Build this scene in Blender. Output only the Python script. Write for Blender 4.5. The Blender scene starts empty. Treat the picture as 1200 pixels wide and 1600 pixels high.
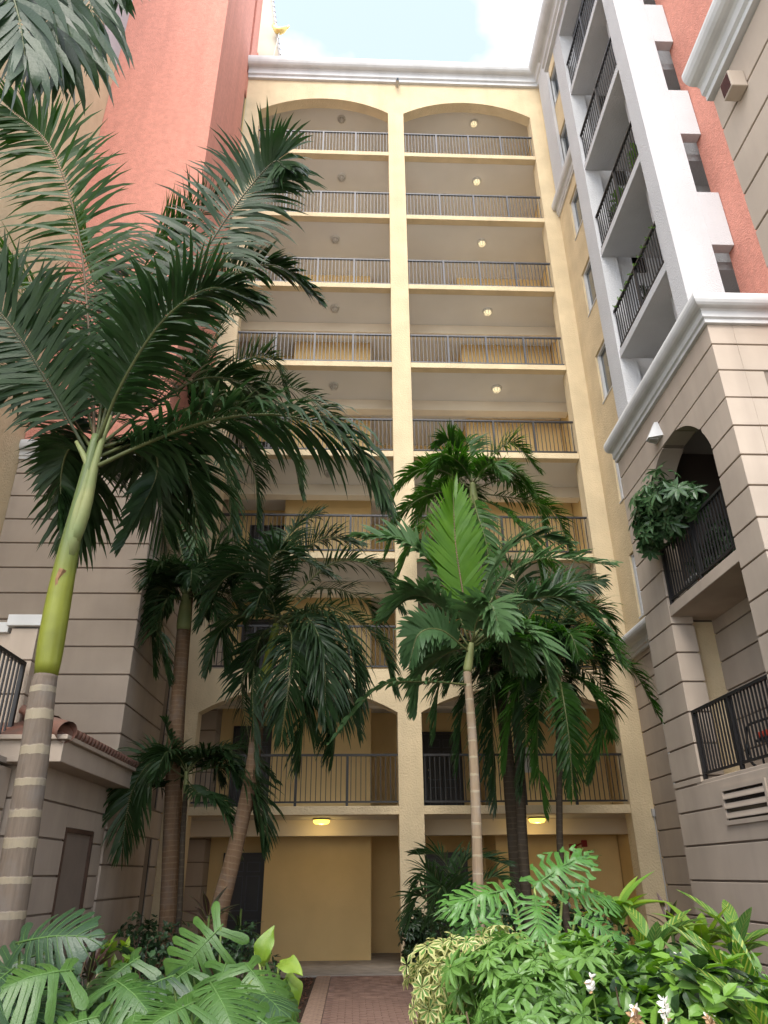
import bpy, math, random
from mathutils import Vector, Matrix, noise
random.seed(7)
sc = bpy.context.scene
# ------------------------------------------------------------------ camera, sky, sun, exposure
FPX, PITCH, YAW, ROLL = 1145.5, 0.4599, 0.0426, -0.0089
CAM = Vector((-0.9671, -16.5193, 1.4859))
fwd = Vector((math.sin(YAW)*math.cos(PITCH), math.cos(YAW)*math.cos(PITCH), math.sin(PITCH)))
right0 = Vector((math.cos(YAW), -math.sin(YAW), 0)); up0 = right0.cross(fwd)
RIGHT = math.cos(ROLL)*right0 + math.sin(ROLL)*up0
UP = -math.sin(ROLL)*right0 + math.cos(ROLL)*up0
cd = bpy.data.cameras.new('camera'); cam = bpy.data.objects.new('camera', cd); sc.collection.objects.link(cam)
cd.sensor_fit = 'HORIZONTAL'; cd.sensor_width = 36; cd.lens = 36*FPX/1200; cd.clip_end = 2000; cd.clip_start = .05
cam.matrix_world = Matrix(((RIGHT.x, UP.x, -fwd.x, CAM.x), (RIGHT.y, UP.y, -fwd.y, CAM.y), (RIGHT.z, UP.z, -fwd.z, CAM.z), (0, 0, 0, 1)))
sc.camera = cam
SUN_EL, SUN_AZ = math.radians(50), math.radians(194)
w = bpy.data.worlds.new('World'); sc.world = w; w.use_nodes = True
nt = w.node_tree; nt.nodes.clear()
wo = nt.nodes.new('ShaderNodeOutputWorld'); bg = nt.nodes.new('ShaderNodeBackground')
sky = nt.nodes.new('ShaderNodeTexSky'); sky.sky_type = 'NISHITA'; sky.sun_disc = False
sky.sun_elevation = SUN_EL; sky.sun_rotation = SUN_AZ; sky.air_density = 1.0; sky.dust_density = 1.6
wtc = nt.nodes.new('ShaderNodeTexCoord'); wmap = nt.nodes.new('ShaderNodeMapping'); wmap.inputs['Scale'].default_value = (1, 1, 1.6)
wmap.inputs['Location'].default_value = (-0.8, 1.55, 0.36)
wn = nt.nodes.new('ShaderNodeTexNoise'); wn.inputs['Scale'].default_value = 2.3; wn.inputs['Detail'].default_value = 6; wn.inputs['Roughness'].default_value = .52
wr = nt.nodes.new('ShaderNodeMapRange'); wr.inputs['From Min'].default_value = .40; wr.inputs['From Max'].default_value = .60
wr.inputs['To Min'].default_value = .18; wr.inputs['To Max'].default_value = .97
wm = nt.nodes.new('ShaderNodeMix'); wm.data_type = 'RGBA'; wm.inputs['B'].default_value = (6.4, 6.5, 6.7, 1)
nt.links.new(wtc.outputs['Generated'], wmap.inputs['Vector']); nt.links.new(wmap.outputs[0], wn.inputs['Vector'])
nt.links.new(wn.outputs['Fac'], wr.inputs['Value']); nt.links.new(wr.outputs[0], wm.inputs['Factor'])
nt.links.new(sky.outputs[0], wm.inputs['A']); nt.links.new(wm.outputs['Result'], bg.inputs['Color'])
bg.inputs['Strength'].default_value = .10
nt.links.new(bg.outputs[0], wo.inputs[0])
sl = bpy.data.lights.new('sun', 'SUN'); so = bpy.data.objects.new('sun', sl); sc.collection.objects.link(so)
sl.energy = .85; sl.angle = math.radians(34); sl.color = (1, .95, .87)
sd = Vector((math.sin(SUN_AZ)*math.cos(SUN_EL), math.cos(SUN_AZ)*math.cos(SUN_EL), math.sin(SUN_EL)))
so.rotation_euler = sd.to_track_quat('Z', 'Y').to_euler(); so.location = (0, -10, 40)
vs = sc.view_settings; vs.view_transform = 'Standard'; vs.look = 'None'; vs.exposure = 2.15; vs.gamma = 1; vs.use_curve_mapping = False
GZ = -0.22          # ground

def at(u, v, Y):    # point at depth Y seen in the direction (u, v) of the survey photo
    d = RIGHT*((u-600)/FPX) + UP*((800-v)/FPX) + fwd
    return CAM + d*((Y-CAM.y)/d.y)

# ------------------------------------------------------------------ materials
MATS = {}
def mat(name, col, rough=.8, var=.08, vscale=3.0, bump=0.0, bscale=60.0, bdist=.01, spec=.3, metal=0.0, transl=0.0, emis=None, estr=0, detail=4.0, streak=0.0, warm=None, coord='Object'):
    m = bpy.data.materials.new(name); m.use_nodes = True; n = m.node_tree; L = n.links
    b = n.nodes['Principled BSDF']; out = n.nodes['Material Output']
    b.inputs['Roughness'].default_value = rough; b.inputs['Metallic'].default_value = metal
    b.inputs['Specular IOR Level'].default_value = spec
    tc = n.nodes.new('ShaderNodeTexCoord')
    nz = n.nodes.new('ShaderNodeTexNoise'); nz.inputs['Scale'].default_value = vscale; nz.inputs['Detail'].default_value = detail
    L.new(tc.outputs[coord], nz.inputs['Vector'])
    mx = n.nodes.new('ShaderNodeMix'); mx.data_type = 'RGBA'
    c2 = warm or tuple(max(0, c*(1-2*var)) for c in col)
    mx.inputs['A'].default_value = (*[min(1, c*(1+var)) for c in col], 1); mx.inputs['B'].default_value = (*c2, 1)
    mr = n.nodes.new('ShaderNodeMapRange'); mr.inputs['From Min'].default_value = .3; mr.inputs['From Max'].default_value = .7
    L.new(nz.outputs['Fac'], mr.inputs['Value']); L.new(mr.outputs[0], mx.inputs['Factor'])
    colout = mx.outputs['Result']
    if streak:   # faint vertical rain streaks
        mp = n.nodes.new('ShaderNodeMapping'); mp.inputs['Scale'].default_value = (2.6, 2.6, .16)
        n2 = n.nodes.new('ShaderNodeTexNoise'); n2.inputs['Scale'].default_value = 1.0; n2.inputs['Detail'].default_value = 5
        L.new(tc.outputs['Object'], mp.inputs[0]); L.new(mp.outputs[0], n2.inputs['Vector'])
        r2 = n.nodes.new('ShaderNodeMapRange'); r2.inputs['From Min'].default_value = .45; r2.inputs['From Max'].default_value = .75
        r2.inputs['To Min'].default_value = 0; r2.inputs['To Max'].default_value = streak
        L.new(n2.outputs['Fac'], r2.inputs['Value'])
        m2 = n.nodes.new('ShaderNodeMix'); m2.data_type = 'RGBA'; m2.inputs['B'].default_value = (*[c*.55 for c in col], 1)
        L.new(r2.outputs[0], m2.inputs['Factor']); L.new(colout, m2.inputs['A']); colout = m2.outputs['Result']
    L.new(colout, b.inputs['Base Color'])
    if bump:
        n3 = n.nodes.new('ShaderNodeTexNoise'); n3.inputs['Scale'].default_value = bscale; n3.inputs['Detail'].default_value = 3
        L.new(tc.outputs['Object'], n3.inputs['Vector'])
        bp = n.nodes.new('ShaderNodeBump'); bp.inputs['Strength'].default_value = bump; bp.inputs['Distance'].default_value = bdist
        L.new(n3.outputs['Fac'], bp.inputs['Height']); L.new(bp.outputs[0], b.inputs['Normal'])
    if transl:
        t = n.nodes.new('ShaderNodeBsdfTranslucent'); ms = n.nodes.new('ShaderNodeMixShader'); ms.inputs[0].default_value = transl
        hs = n.nodes.new('ShaderNodeHueSaturation'); hs.inputs['Value'].default_value = 1.9; hs.inputs['Saturation'].default_value = 1.1
        L.new(colout, hs.inputs['Color']); L.new(hs.outputs[0], t.inputs['Color'])
        L.new(b.outputs[0], ms.inputs[1]); L.new(t.outputs[0], ms.inputs[2]); L.new(ms.outputs[0], out.inputs[0])
    if emis:
        b.inputs['Emission Color'].default_value = (*emis, 1); b.inputs['Emission Strength'].default_value = estr
    MATS[name] = m
    return m

def leafmat(name, col, col2, rough=.38, transl=.18, stripe=None, spec=.5, blem=.65):
    """glossy leaf: base colour varies per object and along the blade; optional pale stripes running out from the midrib"""
    m = bpy.data.materials.new(name); m.use_nodes = True; n = m.node_tree; L = n.links
    b = n.nodes['Principled BSDF']; out = n.nodes['Material Output']
    b.inputs['Roughness'].default_value = rough; b.inputs['Specular IOR Level'].default_value = spec
    tc = n.nodes.new('ShaderNodeTexCoord'); oi = n.nodes.new('ShaderNodeObjectInfo')
    nz = n.nodes.new('ShaderNodeTexNoise'); nz.inputs['Scale'].default_value = 3.5; nz.inputs['Detail'].default_value = 3
    L.new(tc.outputs['Object'], nz.inputs['Vector'])
    ad = n.nodes.new('ShaderNodeMath'); ad.operation = 'MULTIPLY_ADD'; ad.inputs[1].default_value = .5; ad.inputs[2].default_value = 0
    L.new(oi.outputs['Random'], ad.inputs[0])
    a2 = n.nodes.new('ShaderNodeMath'); a2.operation = 'ADD'; L.new(ad.outputs[0], a2.inputs[0]); L.new(nz.outputs['Fac'], a2.inputs[1])
    mr = n.nodes.new('ShaderNodeMapRange'); mr.inputs['From Min'].default_value = .35; mr.inputs['From Max'].default_value = 1.1
    L.new(a2.outputs[0], mr.inputs['Value'])
    mx = n.nodes.new('ShaderNodeMix'); mx.data_type = 'RGBA'; mx.inputs['A'].default_value = (*col, 1); mx.inputs['B'].default_value = (*col2, 1)
    L.new(mr.outputs[0], mx.inputs['Factor']); co = mx.outputs['Result']
    if stripe:
        sp = n.nodes.new('ShaderNodeSeparateXYZ'); L.new(tc.outputs['UV'], sp.inputs[0])
        ab = n.nodes.new('ShaderNodeMath'); ab.operation = 'ABSOLUTE'; L.new(sp.outputs[0], ab.inputs[0])
        sk = n.nodes.new('ShaderNodeMath'); sk.operation = 'MULTIPLY_ADD'; sk.inputs[1].default_value = -2.4; L.new(ab.outputs[0], sk.inputs[0]); L.new(sp.outputs[1], sk.inputs[2])
        cb = n.nodes.new('ShaderNodeCombineXYZ'); L.new(sk.outputs[0], cb.inputs[1]); L.new(sp.outputs[0], cb.inputs[0])
        mp = n.nodes.new('ShaderNodeMapping'); mp.inputs['Scale'].default_value = (.8, 13, 1); L.new(cb.outputs[0], mp.inputs[0])
        nn = n.nodes.new('ShaderNodeTexNoise'); nn.inputs['Scale'].default_value = 1; nn.inputs['Detail'].default_value = 2; L.new(mp.outputs[0], nn.inputs['Vector'])
        r3 = n.nodes.new('ShaderNodeMapRange'); r3.inputs['From Min'].default_value = .5; r3.inputs['From Max'].default_value = .64; L.new(nn.outputs['Fac'], r3.inputs['Value'])
        m3 = n.nodes.new('ShaderNodeMix'); m3.data_type = 'RGBA'; m3.inputs['B'].default_value = (*stripe, 1)
        L.new(r3.outputs[0], m3.inputs['Factor']); L.new(co, m3.inputs['A']); co = m3.outputs['Result']
    ns = n.nodes.new('ShaderNodeTexNoise'); ns.inputs['Scale'].default_value = 9; ns.inputs['Detail'].default_value = 5; ns.inputs['Roughness'].default_value = .7; L.new(tc.outputs['Object'], ns.inputs['Vector'])
    rs_ = n.nodes.new('ShaderNodeMapRange'); rs_.inputs['From Min'].default_value = .64; rs_.inputs['From Max'].default_value = .72; rs_.inputs['To Max'].default_value = .12 if name.startswith('palm') else blem; L.new(ns.outputs['Fac'], rs_.inputs['Value'])
    ml = n.nodes.new('ShaderNodeMix'); ml.data_type = 'RGBA'; ml.inputs['B'].default_value = (.16, .13, .035, 1); L.new(rs_.outputs[0], ml.inputs['Factor']); L.new(co, ml.inputs['A']); co = ml.outputs['Result']
    L.new(co, b.inputs['Base Color'])
    # fine lengthwise veins
    mpv = n.nodes.new('ShaderNodeMapping'); mpv.inputs['Scale'].default_value = (1, 1, 1)
    nv = n.nodes.new('ShaderNodeTexNoise'); nv.inputs['Scale'].default_value = 40; nv.inputs['Detail'].default_value = 2
    L.new(tc.outputs['Object'], nv.inputs['Vector'])
    bp = n.nodes.new('ShaderNodeBump'); bp.inputs['Strength'].default_value = .25; bp.inputs['Distance'].default_value = .01
    L.new(nv.outputs['Fac'], bp.inputs['Height']); L.new(bp.outputs[0], b.inputs['Normal'])
    t = n.nodes.new('ShaderNodeBsdfTranslucent'); ms = n.nodes.new('ShaderNodeMixShader'); ms.inputs[0].default_value = transl
    hs = n.nodes.new('ShaderNodeHueSaturation'); hs.inputs['Value'].default_value = 2.2; hs.inputs['Saturation'].default_value = 1.15
    L.new(co, hs.inputs['Color']); L.new(hs.outputs[0], t.inputs['Color'])
    L.new(b.outputs[0], ms.inputs[1]); L.new(t.outputs[0], ms.inputs[2]); L.new(ms.outputs[0], out.inputs[0])
    MATS[name] = m; return m

def trunkmat(name, col, ring, spacing, ringw, fine=0.0):
    """palm bark: pale leaf-scar rings across the trunk (V of the UV runs in metres along it)"""
    m = bpy.data.materials.new(name); m.use_nodes = True; n = m.node_tree; L = n.links
    b = n.nodes['Principled BSDF']; b.inputs['Roughness'].default_value = .85; b.inputs['Specular IOR Level'].default_value = .2
    tc = n.nodes.new('ShaderNodeTexCoord'); sp = n.nodes.new('ShaderNodeSeparateXYZ'); L.new(tc.outputs['UV'], sp.inputs[0])
    nz = n.nodes.new('ShaderNodeTexNoise'); nz.inputs['Scale'].default_value = 14; nz.inputs['Detail'].default_value = 5; L.new(tc.outputs['Object'], nz.inputs['Vector'])
    w1 = n.nodes.new('ShaderNodeMath'); w1.operation = 'MULTIPLY_ADD'; w1.inputs[1].default_value = .035; L.new(nz.outputs['Fac'], w1.inputs[0]); L.new(sp.outputs[1], w1.inputs[2])
    nl = n.nodes.new('ShaderNodeTexNoise'); nl.noise_dimensions = '1D'; nl.inputs['Scale'].default_value = 1.7; L.new(sp.outputs[1], nl.inputs['W'])
    w2 = n.nodes.new('ShaderNodeMath'); w2.operation = 'MULTIPLY_ADD'; w2.inputs[1].default_value = spacing*.9; L.new(nl.outputs['Fac'], w2.inputs[0]); L.new(w1.outputs[0], w2.inputs[2])
    dv = n.nodes.new('ShaderNodeMath'); dv.operation = 'DIVIDE'; dv.inputs[1].default_value = spacing; L.new(w2.outputs[0], dv.inputs[0])
    fr = n.nodes.new('ShaderNodeMath'); fr.operation = 'FRACT'; L.new(dv.outputs[0], fr.inputs[0])
    lt = n.nodes.new('ShaderNodeMapRange'); lt.inputs['From Min'].default_value = ringw; lt.inputs['From Max'].default_value = ringw+.04
    lt.inputs['To Min'].default_value = 1; lt.inputs['To Max'].default_value = 0; L.new(fr.outputs[0], lt.inputs['Value'])
    mp = n.nodes.new('ShaderNodeMapping'); mp.inputs['Scale'].default_value = (30, 30, 2.5); L.new(tc.outputs['Object'], mp.inputs[0])
    n2 = n.nodes.new('ShaderNodeTexNoise'); n2.inputs['Scale'].default_value = 1; n2.inputs['Detail'].default_value = 4; L.new(mp.outputs[0], n2.inputs['Vector'])
    m1 = n.nodes.new('ShaderNodeMix'); m1.data_type = 'RGBA'; m1.inputs['A'].default_value = (*[c*.6 for c in col], 1); m1.inputs['B'].default_value = (*[c*1.35 for c in col], 1)
    L.new(n2.outputs['Fac'], m1.inputs['Factor'])
    m2 = n.nodes.new('ShaderNodeMix'); m2.data_type = 'RGBA'; m2.inputs['B'].default_value = (*ring, 1); L.new(m1.outputs['Result'], m2.inputs['A']); L.new(lt.outputs[0], m2.inputs['Factor'])
    n5 = n.nodes.new('ShaderNodeTexNoise'); n5.inputs['Scale'].default_value = 3.5; n5.inputs['Detail'].default_value = 6; n5.inputs['Roughness'].default_value = .65; L.new(tc.outputs['Object'], n5.inputs['Vector'])
    r5 = n.nodes.new('ShaderNodeMapRange'); r5.inputs['From Min'].default_value = .48; r5.inputs['From Max'].default_value = .66; r5.inputs['To Max'].default_value = .55; L.new(n5.outputs['Fac'], r5.inputs['Value'])
    m5 = n.nodes.new('ShaderNodeMix'); m5.data_type = 'RGBA'; m5.inputs['B'].default_value = (*[.5*c+.5*sum(col)/3*1.35 for c in col], 1); L.new(r5.outputs[0], m5.inputs['Factor']); L.new(m2.outputs['Result'], m5.inputs['A'])
    L.new(m5.outputs['Result'], b.inputs['Base Color'])
    bp = n.nodes.new('ShaderNodeBump'); bp.inputs['Strength'].default_value = .6; bp.inputs['Distance'].default_value = .015
    ad = n.nodes.new('ShaderNodeMath'); ad.operation = 'ADD'; L.new(n2.outputs['Fac'], ad.inputs[0]); L.new(lt.outputs[0], ad.inputs[1])
    L.new(ad.outputs[0], bp.inputs['Height']); L.new(bp.outputs[0], b.inputs['Normal'])
    MATS[name] = m; return m

mat('yellow', (.64, .52, .335), .9, .06, 1.5, .55, 26, .03, .15, streak=.22)
mat('yellow_in', (.76, .56, .27), .85, .04, 1.2, .3, 45, .01, .2)
mat('yellow_side', (.64, .515, .325), .9, .06, 1.5, .6, 30, .03, .15, streak=.2)
mat('coral', (.63, .265, .195), .8, .06, 9.0, .8, 38, .03, .35, streak=.22)
mat('taupe', (.445, .37, .30), .85, .07, .9, .2, 90, .006, .2, streak=.26)
mat('taupe_joint', (.22, .175, .14), .9, .05)
mat('ceiling', (.64, .61, .565), .85, .03, .8, .12, 80, .005, .2)
mat('beam', (.70, .62, .50), .85, .03, .8, .12, 80, .005, .2)
mat('white', (.50, .50, .505), .85, .03, 1.2, .55, 32, .025, .2, streak=.10)
mat('white_trim', (.60, .60, .59), .7, .04, 2.0, .1, 60, .006, .3, streak=.3)
mat('cream', (.50, .46, .37), .85, .05, 1.0)
mat('iron', (.018, .017, .018), .45, .1, 8, spec=.5)
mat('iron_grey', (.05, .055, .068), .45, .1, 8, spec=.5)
mat('door_dark', (.028, .024, .024), .4, .1, 3, spec=.5)
mat('door_brown', (.09, .052, .036), .6, .12, 3, .1, 70, .004)
mat('glass', (.06, .075, .085), .08, .1, 1, spec=.8)
mat('window_dark', (.012, .014, .018), .1, .1, 1, spec=.7)
mat('chrome', (.6, .6, .6), .2, .05, metal=1)
mat('tile', (.19, .085, .06), .85, .3, 5, .3, 40, .01, warm=(.15, .10, .08))
mat('concrete', (.33, .29, .25), .9, .10, 4, .3, 60, .006)
mat('paver', (.235, .15, .115), .9, .3, 5, .5, 90, .006, warm=(.16, .095, .075))
mat('bounce_ground', (.46, .42, .36), .9, .08, 1.0, .2, 50, .005)
mat('paver_edge', (.34, .23, .17), .9, .2, 20, .3, 90, .004)
mat('mortar', (.16, .11, .09), .95, .1, 30)
mat('soil', (.075, .045, .03), .95, .5, 40, 1.0, 60, .03)
mat('mulch', (.16, .075, .045), .95, .5, 30)
mat('lamp_base', (.55, .52, .46), .5, .05)
mat('lamp_off', (.42, .38, .32), .3, .1, spec=.5)
mat('lamp_on', (.9, .8, .5), .3, .03, emis=(1, .85, .55), estr=.16)
mat('lamp_lit', (.9, .7, .2), .3, .03, emis=(1, .66, .08), estr=.8)
mat('red', (.30, .012, .012), .45, .1, spec=.5)
mat('sign_red', (.33, .03, .03), .5, .1)
mat('letter', (.75, .70, .68), .6, .02)
mat('cushion', (.55, .06, .03), .8, .1)
mat('gold', (.75, .55, .2), .4, .1, metal=.6)
mat('grey_box', (.42, .41, .40), .5, .05)
mat('pot', (.30, .14, .08), .8, .15)
mat('pot_white', (.7, .7, .68), .6, .05)
mat('petal', (.82, .80, .76), .6, .08, 30, transl=.2)
mat('petal_dry', (.45, .28, .15), .8, .2, 20)
mat('stem_green', (.10, .16, .035), .55, .15, 8)
mat('stem_pale', (.24, .30, .08), .5, .12, 8)
mat('stem_brown', (.13, .09, .055), .8, .2, 8)
mat('rachis', (.10, .115, .04), .5, .15, 6)
mat('rachis_tan', (.12, .085, .045), .6, .15, 6)
mat('rachis_dark', (.035, .045, .018), .5, .15, 6)
mat('husk', (.30, .17, .09), .9, .25, 12)
def shaftmat(name, lo, hi, z0, z1):
    m = mat(name, lo, .45, .12, 3.0, spec=.35); n = m.node_tree; L = n.links; b = n.nodes['Principled BSDF']
    old = b.inputs['Base Color'].links[0].from_socket
    tc = n.nodes.new('ShaderNodeTexCoord'); sp = n.nodes.new('ShaderNodeSeparateXYZ'); L.new(tc.outputs['UV'], sp.inputs[0])
    mr = n.nodes.new('ShaderNodeMapRange'); mr.inputs['From Min'].default_value = z0; mr.inputs['From Max'].default_value = z1; L.new(sp.outputs[1], mr.inputs['Value'])
    mx = n.nodes.new('ShaderNodeMix'); mx.data_type = 'RGBA'; mx.inputs['B'].default_value = (*hi, 1); L.new(old, mx.inputs['A']); L.new(mr.outputs[0], mx.inputs['Factor']); L.new(mx.outputs['Result'], b.inputs['Base Color'])
    mp = n.nodes.new('ShaderNodeMapping'); mp.inputs['Scale'].default_value = (22, 22, 1.2); L.new(tc.outputs['Object'], mp.inputs[0])
    n2 = n.nodes.new('ShaderNodeTexNoise'); n2.inputs['Scale'].default_value = 1; L.new(mp.outputs[0], n2.inputs['Vector'])
    bp = n.nodes.new('ShaderNodeBump'); bp.inputs['Strength'].default_value = .35; bp.inputs['Distance'].default_value = .02; L.new(n2.outputs['Fac'], bp.inputs['Height']); L.new(bp.outputs[0], b.inputs['Normal'])
shaftmat('crownshaft', (.19, .21, .025), (.10, .135, .045), 1.0, 1.7)
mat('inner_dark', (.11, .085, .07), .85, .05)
mat('crownshaft_pale', (.20, .21, .085), .55, .2, 3, warm=(.15, .19, .07))
leafmat('palm_dark', (.0135, .0330, .0120), (.0290, .0610, .0190), .38, .2, spec=.22)
leafmat('palm_mid', (.0170, .0500, .0095), (.0380, .0980, .0150), .38, .34, spec=.2)
leafmat('palm_broad', (0.0360, 0.0800, 0.0300), (0.0640, 0.1230, 0.0450), .42, .2, spec=.25)
leafmat('palm_bright', (.046, .120, .008), (.090, .190, .014), .42, .30, spec=.25)
leafmat('monstera', (0.0269, 0.0799, 0.0135), (0.0658, 0.1452, 0.0270), .40, .12)
leafmat('monstera_dark', (0.0161, 0.0462, 0.0176), (0.0322, 0.0756, 0.0288), .40, .10)
leafmat('leaf_lime', (.13, .24, .022), (.24, .34, .05), .36, .25)
leafmat('leaf_green', (0.0747, 0.1650, 0.0328), (0.1381, 0.2612, 0.0534), .36, .14)
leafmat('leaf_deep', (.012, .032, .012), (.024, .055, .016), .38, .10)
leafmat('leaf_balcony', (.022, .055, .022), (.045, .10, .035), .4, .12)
leafmat('leaf_mid', (0.0822, 0.1906, 0.0252), (0.1518, 0.2888, 0.0396), .38, .18)
leafmat('leaf_cream', (.38, .38, .14), (.50, .48, .23), .42, .18)
leafmat('leaf_red', (.07, .022, .022), (.03, .035, .02), .4, .12)
leafmat('ginger', (.045, .13, .018), (.08, .19, .03), .36, .2, stripe=(.34, .38, .08))
leafmat('ginger_dull', (.045, .12, .03), (.08, .18, .05), .42, .2, stripe=(.26, .32, .12))
leafmat('philo', (0.0468, 0.1386, 0.0248), (0.0864, 0.2156, 0.0371), .40, .14)
mat('leaf_burn', (.50, .40, .27), .8, .3, 12)
mat('vein', (.085, .17, .045), .45, .1, 6)
trunkmat('bark_ring', (.165, .13, .10), (.30, .255, .18), .30, .22)
trunkmat('bark_brown', (.17, .105, .06), (.22, .15, .09), .085, .16)
trunkmat('bark_dark', (.06, .045, .03), (.09, .07, .045), .10, .14)
trunkmat('bark_bamboo', (.25, .185, .12), (.30, .25, .17), .20, .10)

# ------------------------------------------------------------------ builders
ORG = {}
def link(o): sc.collection.objects.link(o); return o
def tag(o, label=None, cat=None, group=None, kind=None):
    if label: o['label'] = label
    if cat: o['category'] = cat
    if group: o['group'] = group
    if kind: o['kind'] = kind
    return o
def root(name, loc, label, cat, group=None):
    o = link(bpy.data.objects.new(name, None)); o.location = loc; o.empty_display_size = .2
    ORG[o] = Vector(loc); return tag(o, label, cat, group)
class MB:
    def __init__(s): s.v = []; s.f = []; s.mi = []; s.uv = {}; s.m = 0
    def face(s, ids): s.f.append(tuple(ids)); s.mi.append(s.m)
    def box(s, x0, x1, y0, y1, z0, z1):
        if x0 > x1: x0, x1 = x1, x0
        if y0 > y1: y0, y1 = y1, y0
        if z0 > z1: z0, z1 = z1, z0
        b = len(s.v)
        s.v += [(x0, y0, z0), (x1, y0, z0), (x1, y1, z0), (x0, y1, z0), (x0, y0, z1), (x1, y0, z1), (x1, y1, z1), (x0, y1, z1)]
        for q in ((0, 3, 2, 1), (4, 5, 6, 7), (0, 1, 5, 4), (1, 2, 6, 5), (2, 3, 7, 6), (3, 0, 4, 7)): s.face([b+i for i in q])
        return s
    def tube(s, pts, rad, n=8, cap=True, uv=True):
        pts = [Vector(p) for p in pts]; b = len(s.v); L = 0
        if not hasattr(rad, '__len__'): rad = [rad]*len(pts)
        ref = Vector((0, 0, 1)) if abs((pts[-1]-pts[0]).normalized().z) < .9 else Vector((0, 1, 0))
        for i, p in enumerate(pts):
            t = (pts[min(i+1, len(pts)-1)]-pts[max(i-1, 0)]).normalized()
            a = t.cross(ref).normalized(); c = t.cross(a)
            if i: L += (p-pts[i-1]).length
            for k in range(n):
                an = 2*math.pi*k/n
                s.v.append(tuple(p+(a*math.cos(an)+c*math.sin(an))*rad[i]))
                if uv: s.uv[len(s.v)-1] = (k/n, L)
        for i in range(len(pts)-1):
            for k in range(n):
                s.face((b+i*n+k, b+i*n+(k+1) % n, b+(i+1)*n+(k+1) % n, b+(i+1)*n+k))
        if cap:
            s.face([b+k for k in range(n)][::-1]); s.face([b+(len(pts)-1)*n+k for k in range(n)])
        return s
    def lathe(s, c, prof, n=16):
        c = Vector(c); b = len(s.v)
        for r, z in prof:
            for k in range(n): s.v.append((c.x+r*math.cos(2*math.pi*k/n), c.y+r*math.sin(2*math.pi*k/n), c.z+z))
        for i in range(len(prof)-1):
            for k in range(n): s.face((b+i*n+k, b+i*n+(k+1) % n, b+(i+1)*n+(k+1) % n, b+(i+1)*n+k))
        s.face([b+k for k in range(n)][::-1]); s.face([b+(len(prof)-1)*n+k for k in range(n)])
        return s
    def strip(s, ts, lo, hi, d0, d1, axis):
        """solid wall slice: for each t bottom lo(t), top hi(t), between depths d0 (front) and d1; axis 'x': t is X and depth is Y, 'y': t is Y and depth is X"""
        P = (lambda t, d, z: (t, d, z)) if axis == 'x' else (lambda t, d, z: (d, t, z))
        run = []
        def flush():
            if len(run) > 1:
                b = len(s.v)
                for t in run:
                    for d in (d0, d1):
                        for z in (lo(t), hi(t)): s.v.append(P(t, d, z))
                for i in range(len(run)-1):
                    a, c = b+4*i, b+4*i+4
                    for q in ((a, c, c+1, a+1), (a+3, c+3, c+2, a+2), (a+2, c+2, c, a), (a+1, c+1, c+3, a+3)): s.face(q)
                s.face((b, b+1, b+3, b+2)); e = b+4*(len(run)-1); s.face((e, e+2, e+3, e+1))
            run.clear()
        for t in ts:
            if hi(t)-lo(t) > 1e-4: run.append(t)
            else: flush()
        flush(); return s
    def sweep(s, path, prof, side=1, closed_prof=True):
        """moulding: profile (out, z) carried along a plan path with mitred corners; out points to the right of the path for side=1"""
        n = len(path); b = len(s.v); k = len(prof)
        P = [Vector((p[0], p[1])) for p in path]
        for i in range(n):
            d0 = (P[i]-P[i-1]).normalized() if i else (P[1]-P[0]).normalized()
            d1 = (P[i+1]-P[i]).normalized() if i < n-1 else d0
            n0 = Vector((d0.y, -d0.x))*side; n1 = Vector((d1.y, -d1.x))*side
            mt = (n0+n1); mt = mt/max(.2, mt.dot(n0))
            for o, z in prof: q = P[i]+mt*o; s.v.append((q.x, q.y, z))
        for i in range(n-1):
            for j in range(k):
                s.face((b+i*k+j, b+i*k+(j+1) % k, b+(i+1)*k+(j+1) % k, b+(i+1)*k+j))
        s.face([b+j for j in range(k)]); s.face([b+(n-1)*k+j for j in range(k)][::-1])
        return s
    def mesh(s, name, mats, off=Vector((0, 0, 0)), smooth=False):
        me = bpy.data.meshes.new(name); me.from_pydata([(x-off.x, y-off.y, z-off.z) for x, y, z in s.v], [], s.f)
        if isinstance(mats, str): mats = [mats]
        for m in mats: me.materials.append(MATS[m])
        if len(mats) > 1: me.polygons.foreach_set('material_index', s.mi)
        if s.uv:
            ul = me.uv_layers.new(name='UVMap')
            li = [0]*len(me.loops); me.loops.foreach_get('vertex_index', li)
            co = []
            for vi in li: co += s.uv.get(vi, (0, 0))
            ul.data.foreach_set('uv', co)
        if smooth: me.polygons.foreach_set('use_smooth', [True]*len(me.polygons))
        me.update(); return me
    def build(s, name, mats, parent=None, smooth=False, bevel=0, fixn=False, label=None):
        off = ORG[parent] if parent else Vector((0, 0, 0))
        me = s.mesh(name, mats, off, smooth)
        o = link(bpy.data.objects.new(name, me)); o.parent = parent; ORG[o] = off
        if bevel:
            bv = o.modifiers.new('edge', 'BEVEL'); bv.width = bevel; bv.segments = 2; bv.limit_method = 'ANGLE'; bv.angle_limit = math.radians(50)
        if label: o['label'] = label
        return o
def inst(me, name, loc, parent, rot=None, mtx=None):
    o = link(bpy.data.objects.new(name, me)); o.parent = parent
    off = ORG[parent] if parent else Vector((0, 0, 0))
    if mtx is not None:
        m = mtx.copy(); m.translation = m.translation-off; o.matrix_local = m
    else:
        o.location = Vector(loc)-off
        if rot: o.rotation_euler = rot
    ORG[o] = Vector(loc) if loc is not None else off
    return o
def box(name, m, parent, *a, bevel=0, label=None): return MB().box(*a).build(name, m, parent, bevel=bevel, label=label)
def frange(a, b, n): return [a+(b-a)*i/n for i in range(n+1)]
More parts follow.
